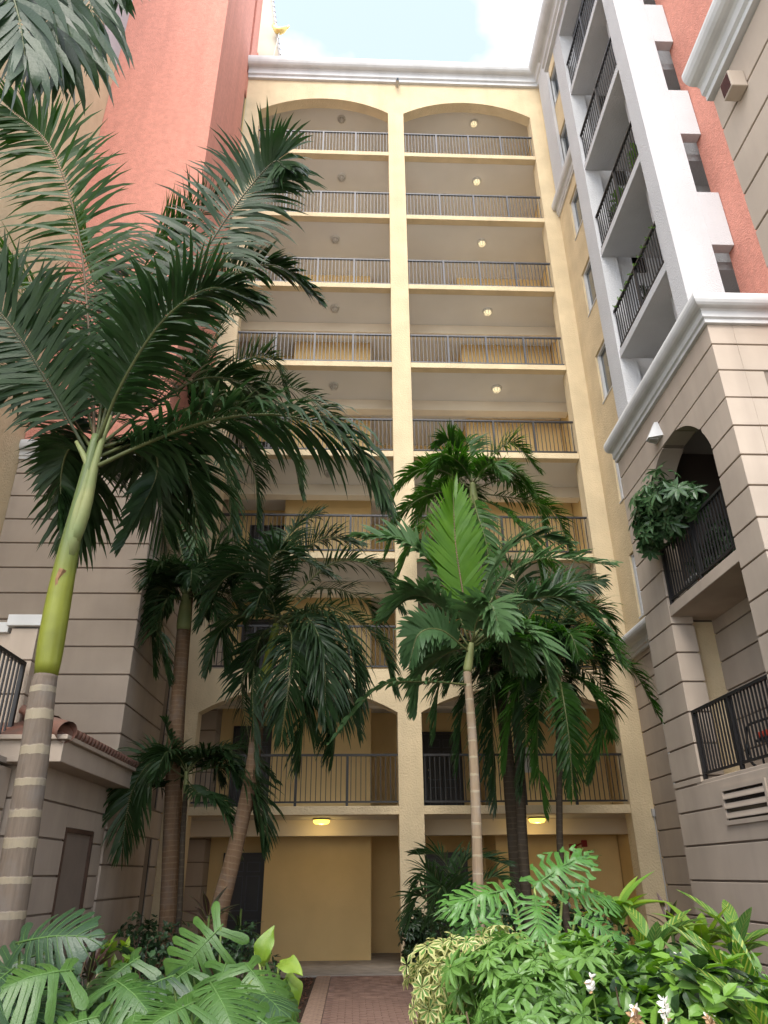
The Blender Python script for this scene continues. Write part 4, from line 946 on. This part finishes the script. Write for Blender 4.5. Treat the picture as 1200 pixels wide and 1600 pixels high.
big_plant('monstera_plant', 'glossy monstera spreading low in the bottom left foreground centre', 'plant', -11.0, (330, 1700), [
    (330, 1530, 0, (.35, -.55, -.25), (.0, -.55, .9), .55, MON[1]), (300, 1560, -.2, (-.6, -.5, -.2), (0, -.5, .9), .5, MON[0]), (400, 1580, -.1, (.6, -.3, -.3), (.1, -.6, .8), .45, MON[1]), (345, 1600, -.3, (.0, -.6, -.3), (0, -.6, .8), .5, MON[0]), (250, 1600, -.2, (-.5, -.4, -.2), (0, -.6, .8), .5, MON[1])])
big_plant('monstera_plant', 'monstera with scorched pale leaf edges left of the centre clump', 'plant', -10.2, (190, 1640), [
    (215, 1490, 0, (-.55, -.3, -.35), (0, -.55, .9), .55, MON[3]), (165, 1530, -.2, (.7, -.3, -.1), (0, -.55, .85), .55, MON[3]), (230, 1540, -.1, (.6, -.4, -.3), (0, -.5, .9), .5, MON[3]), (150, 1560, -.2, (-.7, -.4, -.2), (0, -.6, .85), .5, MON[1]), (200, 1590, -.4, (.2, -.6, -.3), (0, -.6, .8), .5, MON[0])])
big_plant('monstera_plant', 'dark monstera at the bottom left corner of the bed', 'plant', -10.6, (40, 1650), [
    (30, 1465, 0, (.75, -.25, .15), (-.1, -.8, .6), .6, MON[2]), (70, 1480, .2, (-.8, -.2, -.25), (.1, -.75, .65), .6, MON[2]), (10, 1540, -.3, (.6, -.5, -.1), (0, -.6, .8), .55, MON[1]), (90, 1545, -.2, (-.5, -.5, -.3), (0, -.55, .85), .55, MON[2]), (60, 1590, -.4, (.6, -.4, -.2), (0, -.6, .8), .5, MON[0]), (-10, 1590, -.3, (.5, -.5, -.1), (0, -.6, .8), .5, MON[1]), (120, 1600, -.4, (.5, -.5, -.3), (0, -.6, .8), .5, MON[2])])
for (lab, Y_, px, spots) in (('monstera filling the bottom left between the big leaves', -10.9, (120, 1690), [(20, 1510), (110, 1500), (180, 1520), (60, 1545), (150, 1575), (95, 1575), (5, 1570), (215, 1565)]), ('dense monstera below the tall leaf, left of the lime philodendron', -10.5, (330, 1690), [(270, 1520), (330, 1535), (390, 1545), (300, 1575), (370, 1590), (260, 1580), (420, 1585), (320, 1600)])):
    lv = []
    for (u, v) in spots:
        a = random.uniform(-2.9, -.25); lv.append((u, v+random.uniform(-8, 8), random.uniform(-.4, .4), (math.cos(a)*.8, math.sin(a)*.7, random.uniform(-.35, .05)), (random.uniform(-.25, .25), random.uniform(-.75, -.3), .85), random.uniform(.42, .56), random.choice(MON[:3])))
    big_plant('monstera_plant', lab, 'plant', Y_, px, lv)
LIME = [lance_leaf('leaf_lime', .36, .25, .55, wav=2.2), lance_leaf('leaf_lime', .32, .3, .75, wav=2.5)]
big_plant('philodendron', 'yellow-green philodendron with drooping heart leaves beside the brick path', 'plant', -9.2, (425, 1600), [
    (405, 1505, 0, (.1, -.2, .5), (-.3, -.9, .2), .34, LIME[0]), (436, 1505, 0, (.3, -.45, .1), (-.2, -.5, .85), .34, LIME[0]), (450, 1520, .1, (.35, -.3, -.5), (.4, -.6, .6), .34, LIME[0]), (445, 1530, -.1, (.5, -.2, -.6), (.6, -.5, .5), .36, LIME[1]), (420, 1540, -.1, (.1, -.3, -.7), (.1, -.9, .3), .34, LIME[1]), (400, 1530, 0, (-.4, -.2, -.6), (-.3, -.8, .4), .32, LIME[1]), (430, 1560, -.2, (.2, -.2, -.7), (.2, -.9, .2), .34, LIME[1]), (412, 1510, .1, (-.1, 0, .7), (0, -.9, .3), .3, LIME[0])], sm='stem_pale')
big_plant('tree_philodendron', 'tree philodendron with large ruffled lobed leaves behind the right shrubs', 'plant', -8.3, (850, 1520), [
    (800, 1390, 0, (-.85, -.25, -.1), (0, -.6, .8), .72, PHI[0]), (835, 1385, .1, (.75, .1, .45), (-.2, -.75, .6), .72, PHI[1]), (835, 1400, -.3, (-.1, -.6, -.35), (0, -.6, .8), .58, PHI[0]), (770, 1405, .2, (-.6, -.3, -.4), (-.1, -.6, .8), .55, PHI[1]),
    (880, 1390, .2, (.8, .1, -.1), (0, -.6, .8), .6, PHI[0]), (900, 1430, -.2, (.7, -.3, -.3), (.1, -.6, .8), .5, PHI[1]), (780, 1440, -.3, (-.6, -.4, -.4), (-.1, -.6, .8), .5, PHI[0]), (860, 1450, -.4, (.2, -.6, -.4), (0, -.6, .8), .5, PHI[1])], sm='stem_pale', sr=.018)
# lance-leaved clumps
def clump(name, label, Y, pix, n, L, me, spread=.5, el=(.6, 1.3), h=.2, sm='stem_green', cat='plant', wide=1.0, nz=None, group=None):
    b = at(*pix, Y); top = b.z; b.z = GZ; t = root(name, b, label, cat, group)
    MB().tube([(b.x, b.y, GZ), (b.x+.02, b.y, max(GZ+.05, top))], [.025, .018], 7).build('stem', sm, t, smooth=True)
    for i in range(n):
        az = i*2.4+random.uniform(-.3, .3); e = random.uniform(*el); d = (math.cos(az)*math.cos(e), math.sin(az)*math.cos(e), math.sin(e))
        l = L*random.uniform(.75, 1.15)
        p = (b.x+math.cos(az)*.03, b.y+math.sin(az)*.03, max(GZ, top-random.uniform(0, h)))
        leaf_at(random.choice(me), t, p, d, (-d[0]*.6, -d[1]*.6-.15, 1), l, wide=wide)
    return t
GIN = [lance_leaf('ginger', .13, .25, .25), lance_leaf('ginger', .12, .3, .4)]; GIN2 = [lance_leaf('ginger_dull', .14, .25, .35), lance_leaf('ginger', .13, .25, .5)]
DRA = [lance_leaf('leaf_lime', .17, .3, .45), lance_leaf('leaf_mid', .16, .3, .55), lance_leaf('leaf_lime', .15, .3, .3)]; RED = [lance_leaf('leaf_red', .11, .3, .3)]; DK = [lance_leaf('leaf_deep', .07, .3, .5)]
clump('shell_ginger', 'variegated shell ginger with tall striped leaves at the right edge', -11.0, (1172, 1560), 13, .62, GIN, el=(.8, 1.45), h=.45)
clump('shell_ginger', 'striped shell ginger leaning in at the bottom right corner', -12.0, (1205, 1600), 11, .55, GIN, el=(.6, 1.3), h=.4)
clump('shell_ginger', 'pale striped shell ginger behind the flowering bush', -8.6, (1015, 1470), 12, .60, GIN2, el=(.35, 1.1), h=.3)
clump('shell_ginger', 'striped shell ginger in front of the taupe wall at the far right', -8.4, (1150, 1460), 12, .55, GIN2, el=(.4, 1.2), h=.3)
clump('dracaena', 'lime rosette dracaena behind the philodendron near the right pillar', -7.6, (962, 1425), 16, .50, DRA, el=(.4, 1.4), h=.15)
clump('dracaena', 'lime dracaena rosette against the taupe wall right of the pillar', -8.2, (1095, 1465), 15, .48, DRA, el=(.2, 1.3), h=.15)
clump('cordyline', 'dark red cordyline by the brown door', -7.6, (140, 1510), 9, .40, RED, el=(.7, 1.4), h=.15)
clump('cordyline', 'dark cordyline between the left palm trunks', -4.5, (325, 1430), 10, .42, RED, el=(.4, 1.3), h=.2)
clump('cordyline', 'leggy dark cordyline in front of the ground floor door', -3.2, (375, 1420), 16, .5, DK, el=(-.2, 1.1), h=1.0)
clump('cordyline', 'small dark cordyline at the foot of the right pillar', -7.8, (1045, 1440), 8, .3, RED, el=(.4, 1.3), h=.15)

# ------------------------------------------------------------------ leafy shrubs
def leaflet(mb, p, d, n_, L, wd, mi=0, edge=None):
    x = d.cross(n_).normalized(); b = len(mb.v)
    mid = p+d*L*.55-n_*L*.03; tip = p+d*L-n_*L*.16
    if edge is None:
        mb.m = mi; c1 = p+d*L*.28; c2 = p+d*L*.64-n_*L*.06
        mb.v += [tuple(p), tuple(c1+x*wd*.85+n_*wd*.3), tuple(c2+x*wd*.9+n_*wd*.25), tuple(tip), tuple(c2-x*wd*.9+n_*wd*.25), tuple(c1-x*wd*.85+n_*wd*.3), tuple(c1), tuple(c2)]
        for f in ((0, 1, 6), (1, 2, 7, 6), (2, 3, 7), (3, 4, 7), (4, 5, 6, 7), (5, 0, 6)): mb.face([b+k for k in f])
    else:
        i = .45; mb.v += [tuple(p), tuple(mid+x*wd+n_*wd*.3), tuple(tip), tuple(mid-x*wd+n_*wd*.3), tuple(mid+x*wd*i), tuple(p+d*L*.78), tuple(mid-x*wd*i), tuple(mid)]
        mb.m = mi; mb.face((b, b+4, b+7)); mb.face((b+7, b+6, b)); mb.face((b+4, b+5, b+7)); mb.face((b+5, b+6, b+7))
        mb.m = edge; mb.face((b, b+1, b+4)); mb.face((b+1, b+2, b+5, b+4)); mb.face((b+2, b+3, b+6, b+5)); mb.face((b+3, b, b+6))
def shrub(name, label, c, rad, n, kind, mats, L=.08, wd=.017, nl=7, group=None, edge=False, top=.0, face=None, lump=.25, stems=7, cat='shrub', ground=True, blobs=None):
    c = Vector(c); base = Vector((c.x, c.y, GZ if ground else c.z-rad[2])); t = root(name, base, label, cat, group)
    if blobs is None: BL = [(Vector((random.uniform(-.7, .7)*rad[0], random.uniform(-.7, .7)*rad[1], random.uniform(-.55, .5)*rad[2])), random.uniform(.45, .74)) for _ in range(9)]
    else: BL = [(Vector(o), s_) for o, s_ in blobs]
    BW = [s_**2 for o, s_ in BL]
    mb = MB()
    for i in range(n):
        while True:
            q = Vector((random.uniform(-1, 1), random.uniform(-1, 1), random.uniform(-1, 1)))
            if .45 < q.length < 1: break
        q = q.normalized()*(q.length**.35)
        k = 1+lump*noise.noise(q*2.3+c)*1.6
        bo, bs = BL[random.choices(range(len(BL)), BW)[0]]
        p = c+bo+Vector((q.x*rad[0], q.y*rad[1], q.z*rad[2]))*k*bs
        if p.z < base.z+.05: continue
        out = Vector((q.x/rad[0], q.y/rad[1], q.z/rad[2]+.6)).normalized(); out = (out+Vector((random.uniform(-.5, .5), random.uniform(-.5, .5), random.uniform(-.2, .5)))).normalized()
        a = out.orthogonal().normalized(); b_ = out.cross(a)
        if kind == 'palmate':
            m_ = nl+random.randint(-1, 1); ph = random.uniform(0, 6); LL = L*random.uniform(.7, 1.2)
            for j in range(m_):
                an = ph+2*math.pi*j/m_; d = (a*math.cos(an)+b_*math.sin(an)+out*.05-Vector((0, 0, .25))).normalized()
                leaflet(mb, p+d*.008, d, out, LL, wd*LL/L, 0, 1 if edge else None)
        else:
            for j in range(nl):
                an = random.uniform(0, 6.28); d = (a*math.cos(an)+b_*math.sin(an)+out*random.uniform(.1, .8)).normalized(); LL = L*random.uniform(.6, 1.25)
                nn = (out-d*out.dot(d)+Vector((0, 0, .3))).normalized(); nn = (nn-d*nn.dot(d)).normalized()
                leaflet(mb, p, d, nn, LL, wd*LL/L, random.randint(0, len(mats)-1) if not edge else 0, 1 if edge else None)
    mb.build('foliage', mats, t)
    for i in range(stems):
        an = random.uniform(0, 6.28); q = c+Vector((math.cos(an)*rad[0]*.55, math.sin(an)*rad[1]*.55, random.uniform(-.1, .55)*rad[2]))
        MB().tube(spline([(base.x+random.uniform(-.08, .08), base.y+random.uniform(-.08, .08), base.z), (base+q)*.5+Vector((random.uniform(-.05, .05), 0, 0)), q], 6), [.014, .013, .012, .011, .009, .007, .005], 5).build('stem', 'stem_brown', t)
    return t
def sh(u, v, Y): return at(u, v, Y)
shrub('variegated_schefflera', 'cream variegated schefflera bush at the right of the brick path', sh(700, 1575, -9.6), (.28, .34, .46), 210, 'palmate', ['leaf_green', 'leaf_cream'], .125, .026, 7, edge=True, lump=.6)
shrub('variegated_schefflera', 'cream leaved sprig of schefflera behind the green bush', sh(775, 1505, -8.9), (.26, .25, .26), 60, 'palmate', ['leaf_green', 'leaf_cream'], .12, .025, 7, edge=True, lump=.6)
shrub('schefflera', 'green schefflera bush in the middle of the right bed', sh(850, 1575, -10.4), (.55, .45, .42), 560, 'palmate', ['leaf_green'], .125, .021, 8, lump=.55)
shrub('schefflera', 'front green schefflera bush at the bottom edge of the right bed', sh(800, 1635, -11.6), (.45, .4, .34), 320, 'palmate', ['leaf_green'], .115, .019, 8, lump=.55)
shrub('flowering_bush', 'broad leaved green bush carrying white flower spikes', sh(1010, 1600, -11.0), (.52, .42, .40), 430, 'single', ['leaf_mid', 'leaf_green', 'leaf_mid', 'leaf_deep'], .14, .042, 4, lump=.6)
shrub('flowering_bush', 'light green bush at the bottom right in front of the gingers', sh(1110, 1630, -11.6), (.42, .35, .34), 260, 'single', ['leaf_green', 'leaf_mid', 'leaf_mid', 'leaf_deep'], .14, .044, 4, lump=.6)
shrub('leafy_bush', 'pale green leafy bush below the tree philodendron', sh(930, 1530, -9.3), (.45, .4, .28), 260, 'single', ['leaf_mid', 'leaf_green'], .16, .045, 4, lump=.7)
shrub('leafy_bush', 'mixed green bush in front of the far right taupe wall', sh(1080, 1560, -9.2), (.55, .4, .32), 300, 'single', ['leaf_mid', 'leaf_green', 'leaf_deep'], .16, .042, 4, lump=.7)
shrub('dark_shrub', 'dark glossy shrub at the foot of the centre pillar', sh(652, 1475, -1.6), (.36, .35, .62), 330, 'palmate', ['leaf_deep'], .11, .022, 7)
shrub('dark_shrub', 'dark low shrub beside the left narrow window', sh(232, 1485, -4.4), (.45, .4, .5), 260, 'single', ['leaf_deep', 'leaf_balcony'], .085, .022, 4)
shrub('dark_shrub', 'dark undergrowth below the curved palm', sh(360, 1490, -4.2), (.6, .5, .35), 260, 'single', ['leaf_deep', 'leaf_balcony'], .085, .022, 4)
shrub('young_shrub', 'small lime leaved shrub left of the palm trunks', sh(180, 1490, -7.2), (.22, .2, .2), 26, 'single', ['leaf_mid', 'leaf_lime'], .12, .03, 4)
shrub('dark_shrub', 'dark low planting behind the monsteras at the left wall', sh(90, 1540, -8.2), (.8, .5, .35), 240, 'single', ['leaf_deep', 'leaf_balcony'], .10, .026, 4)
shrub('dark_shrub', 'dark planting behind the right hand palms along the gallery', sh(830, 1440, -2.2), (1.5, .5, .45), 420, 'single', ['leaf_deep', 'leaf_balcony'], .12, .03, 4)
# low feather palm behind the jointed trunk
t = root('feather_palm', (sh(700, 1480, -4.6).x, -4.6, GZ), 'low dark feather palm behind the jointed palm trunk', 'palm', 'courtyard palms')
for pts in ([(705, 1500), (690, 1400), (665, 1360), (645, 1400)], [(710, 1500), (712, 1390), (735, 1340), (790, 1350)], [(700, 1500), (680, 1430), (655, 1400), (640, 1440)], [(712, 1500), (740, 1400, -.3), (775, 1370, -.4), (800, 1410, -.4)], [(706, 1500), (700, 1420, -.3), (690, 1385, -.5), (668, 1440, -.6)], [(712, 1500), (730, 1440, -.3), (750, 1430, -.5), (760, 1480, -.6)], [(708, 1500), (710, 1400, .3), (690, 1340, .5), (650, 1335, .6)]):
    frond(t, pl(-4.6, *pts), ll=.5, lw=.036, n=36, m='palm_dark', droop=.5, rr=.012)
# white flower spikes
def spike(u, v, Y, L, label, dry=.15):
    L *= .8; v += 6
    top = at(u, v, Y); t = root('flower_spike', (top.x, top.y, top.z-L-.25), label, 'flower', 'white flower spikes')
    MB().tube([(top.x+.02, top.y, top.z-L-.25), (top.x, top.y, top.z-.02)], [.006, .003], 5).build('stem', 'stem_green', t)
    mb = MB()
    for i in range(40):
        f = (i/40)**.8; z_ = top.z-L*f; an = i*2.4+random.uniform(-.5, .5); e = random.uniform(.2, 1.5); d = Vector((math.cos(an)*math.cos(e), math.sin(an)*math.cos(e), math.sin(e)*random.choice((1, 1, 1, -.3)))).normalized()
        nn = Vector((-d.y, d.x, .4)); nn = (nn-d*nn.dot(d)).normalized()
        leaflet(mb, Vector((top.x+random.uniform(-.008, .008), top.y+random.uniform(-.008, .008), z_)), d, nn, random.uniform(.022, .05), random.uniform(.006, .011), 1 if random.random() < dry*f*3 else 0)
    mb.build('petals', ['petal', 'petal_dry'], t)
spike(1061, 1488, -11.5, .16, 'tallest white flower spike in the right bed')
spike(1036, 1555, -12.0, .15, 'white flower spike below the tallest one, nearest the front')
spike(923, 1522, -11.3, .09, 'small white flower spike left of the others')
spike(990, 1568, -12.0, .09, 'short white flower spike at the bottom edge, going brown', .4)
spike(1108, 1582, -12.0, .09, 'withered brown flower spike at the lower right', .9)
# ------------------------------------------------------------------ things on the right-hand balconies
pp = at(1045, 800, -5.0); zb = ZL[2]
t = shrub('balcony_schefflera', 'large umbrella-leaved schefflera spilling over the arched balcony railing', (4.33, -5.2, 7.15), (.42, .62, .60), 190, 'palmate', ['leaf_balcony'], .22, .038, 7, ground=False, stems=0, lump=.8, blobs=[((0, 0, .30), .55), ((.05, .42, .05), .5), ((0, -.50, .15), .5), ((0, .1, -.25), .5), ((.1, -.25, -.3), .4), ((.25, -.75, -.05), .38), ((-.1, .3, -.4), .35)])
MB().lathe((4.98, -5.15, zb), [(.13, 0), (.17, .28), (.185, .3), (.165, .3)], 14).build('pot', 'pot', t)
for i in range(4): MB().tube(spline([(4.98, -5.15, zb+.28), (4.8, -5.15+.1*i-.15, 6.8), (4.4+.05*i, -5.2+.18*i-.2, 7.2)], 6), [.018, .017, .015, .013, .011, .009, .007], 6).build('stem', 'stem_brown', t)
shrub('balcony_plant', 'dark potted foliage pressed behind the arched balcony railing', (4.95, -5.7, 6.35), (.2, .85, .48), 330, 'single', ['leaf_deep', 'leaf_balcony'], .10, .026, 4, ground=False, stems=4)
t = root('planter', (4.82, -6.72, zb), 'white planter pot behind the arched balcony railing', 'pot'); MB().lathe((4.84, -6.7, zb), [(.09, 0), (.12, .32), (.13, .34), (.11, .34)], 12).build('pot', 'pot_white', t); MB().lathe((4.84, -6.7, zb+.3), [(.105, 0), (.1, .01)], 12).build('soil', 'soil', t)
z1 = ZL[1]
t = root('rocking_chair', (5.3, -6.0, z1), 'black iron rocking chair with red cushion behind the lower balcony railing', 'chair')
for x in (4.98, 5.48):
    MB().tube(spline([(x, -5.25, z1+.42), (x, -5.22, z1+.2), (x, -5.5, z1+.05), (x, -6.1, z1+.02), (x, -6.7, z1+.1)], 14), .022, 7).build('rocker', 'iron', t, smooth=True)
    MB().tube(spline([(x, -5.25, z1+.42), (x, -5.35, z1+.66), (x, -5.7, z1+.68), (x, -6.3, z1+.66)], 10), .02, 7).build('arm', 'iron', t, smooth=True)
    MB().tube([(x, -5.6, z1+.05), (x, -5.6, z1+.45)], .018, 6).build('leg', 'iron', t); MB().tube([(x, -6.25, z1+.05), (x, -6.25, z1+.66)], .018, 6).build('leg', 'iron', t)
box('seat', 'iron', t, 4.96, 5.5, -6.3, -5.55, z1+.40, z1+.44); MB().box(4.97, 5.49, -6.28, -5.56, z1+.445, z1+.54).build('cushion', 'cushion', t, bevel=.03)
for i in range(7):
    x = 5.0+.08*i; MB().tube([(x, -6.28, z1+.45), (x, -6.5, z1+1.05)], .012, 5).build('slat', 'iron', t)
MB().tube([(4.97, -6.5, z1+1.05), (5.5, -6.5, z1+1.05)], .02, 6).build('back_rail', 'iron', t)
t = root('metal_rack', (5.5, -6.6, z1), 'chrome pole rack with dark shelf on the lower balcony', 'rack')
for x, y in ((5.3, -6.35), (5.7, -6.35), (5.3, -6.8), (5.7, -6.8)): MB().tube([(x, y, z1), (x, y, z1+1.75)], .014, 8).build('pole', 'chrome', t)
for zz in (.9, 1.45): box('shelf', 'iron', t, 5.28, 5.72, -6.82, -6.33, z1+zz, z1+zz+.03)
t = root('rack_plant', (5.5, -6.6, z1+1.48), 'small dark potted plant on the chrome rack shelf', 'plant')
MB().lathe((5.5, -6.6, z1+1.48), [(.06, 0), (.08, .12), (.07, .12)], 10).build('pot', 'pot', t); mb = MB()
for i in range(30):
    d = Vector((random.uniform(-1, 1), random.uniform(-1, 1), random.uniform(.3, 1.4))).normalized(); leaflet(mb, Vector((5.5, -6.6, z1+1.6)), d, d.orthogonal().normalized(), .2, .02)
mb.build('foliage', 'leaf_deep', t)
k = 0
for fl, y, big, lab in ((5, -5.0, 1, 'leafy potted plant behind the second white balcony railing, far end'), (5, -6.2, 1, 'big leaved potted plant poking through the second white balcony railing'), (4, -5.2, 0, 'dark potted plant on the lowest white balcony, middle'), (5, -4.6, 0, 'small potted plant at the far end of the second white balcony')):
    z = ZL[fl]; t = root('potted_plant', (4.95, y, z), lab, 'plant', 'plants on the white balconies')
    MB().lathe((4.95, y, z), [(.11, 0), (.15, .26), (.16, .28), (.14, .28)], 12).build('pot', 'pot', t); mb = MB()
    for i in range(60 if not big else 44):
        d = Vector((random.uniform(-1, .6), random.uniform(-1, 1), random.uniform(.1, 1.6))).normalized(); n_ = (Vector((-.3, 0, 1))-d*d.z).normalized(); h = random.uniform(.25, .8)
        leaflet(mb, Vector((4.95, y, z+h)), d, n_, .3 if big else .2, .06 if big else .03)
    mb.tube([(4.95, y, z+.25), (4.95, y, z+.8)], .012, 5); mb.build('foliage', 'leaf_mid' if big else 'leaf_deep', t)
t = root('garland', (4.63, -5.5, ZL[4]+1.0), 'wiry string of leaves wound along the lowest white balcony rail', 'garland'); mb = MB(); pts = []
for i in range(60):
    f = i/59; p = Vector((4.66+.04*math.cos(i*1.1), -4.25-2.5*f, ZL[4]+1.07+.045*math.sin(i*1.1))); pts.append(p)
    d = Vector((random.uniform(-1, .2), random.uniform(-1, 1), random.uniform(-.6, 1))).normalized(); leaflet(mb, p, d, d.orthogonal().normalized(), .055, .012)
mb.tube(pts, .006, 4); mb.build('vine', 'leaf_mid', t)
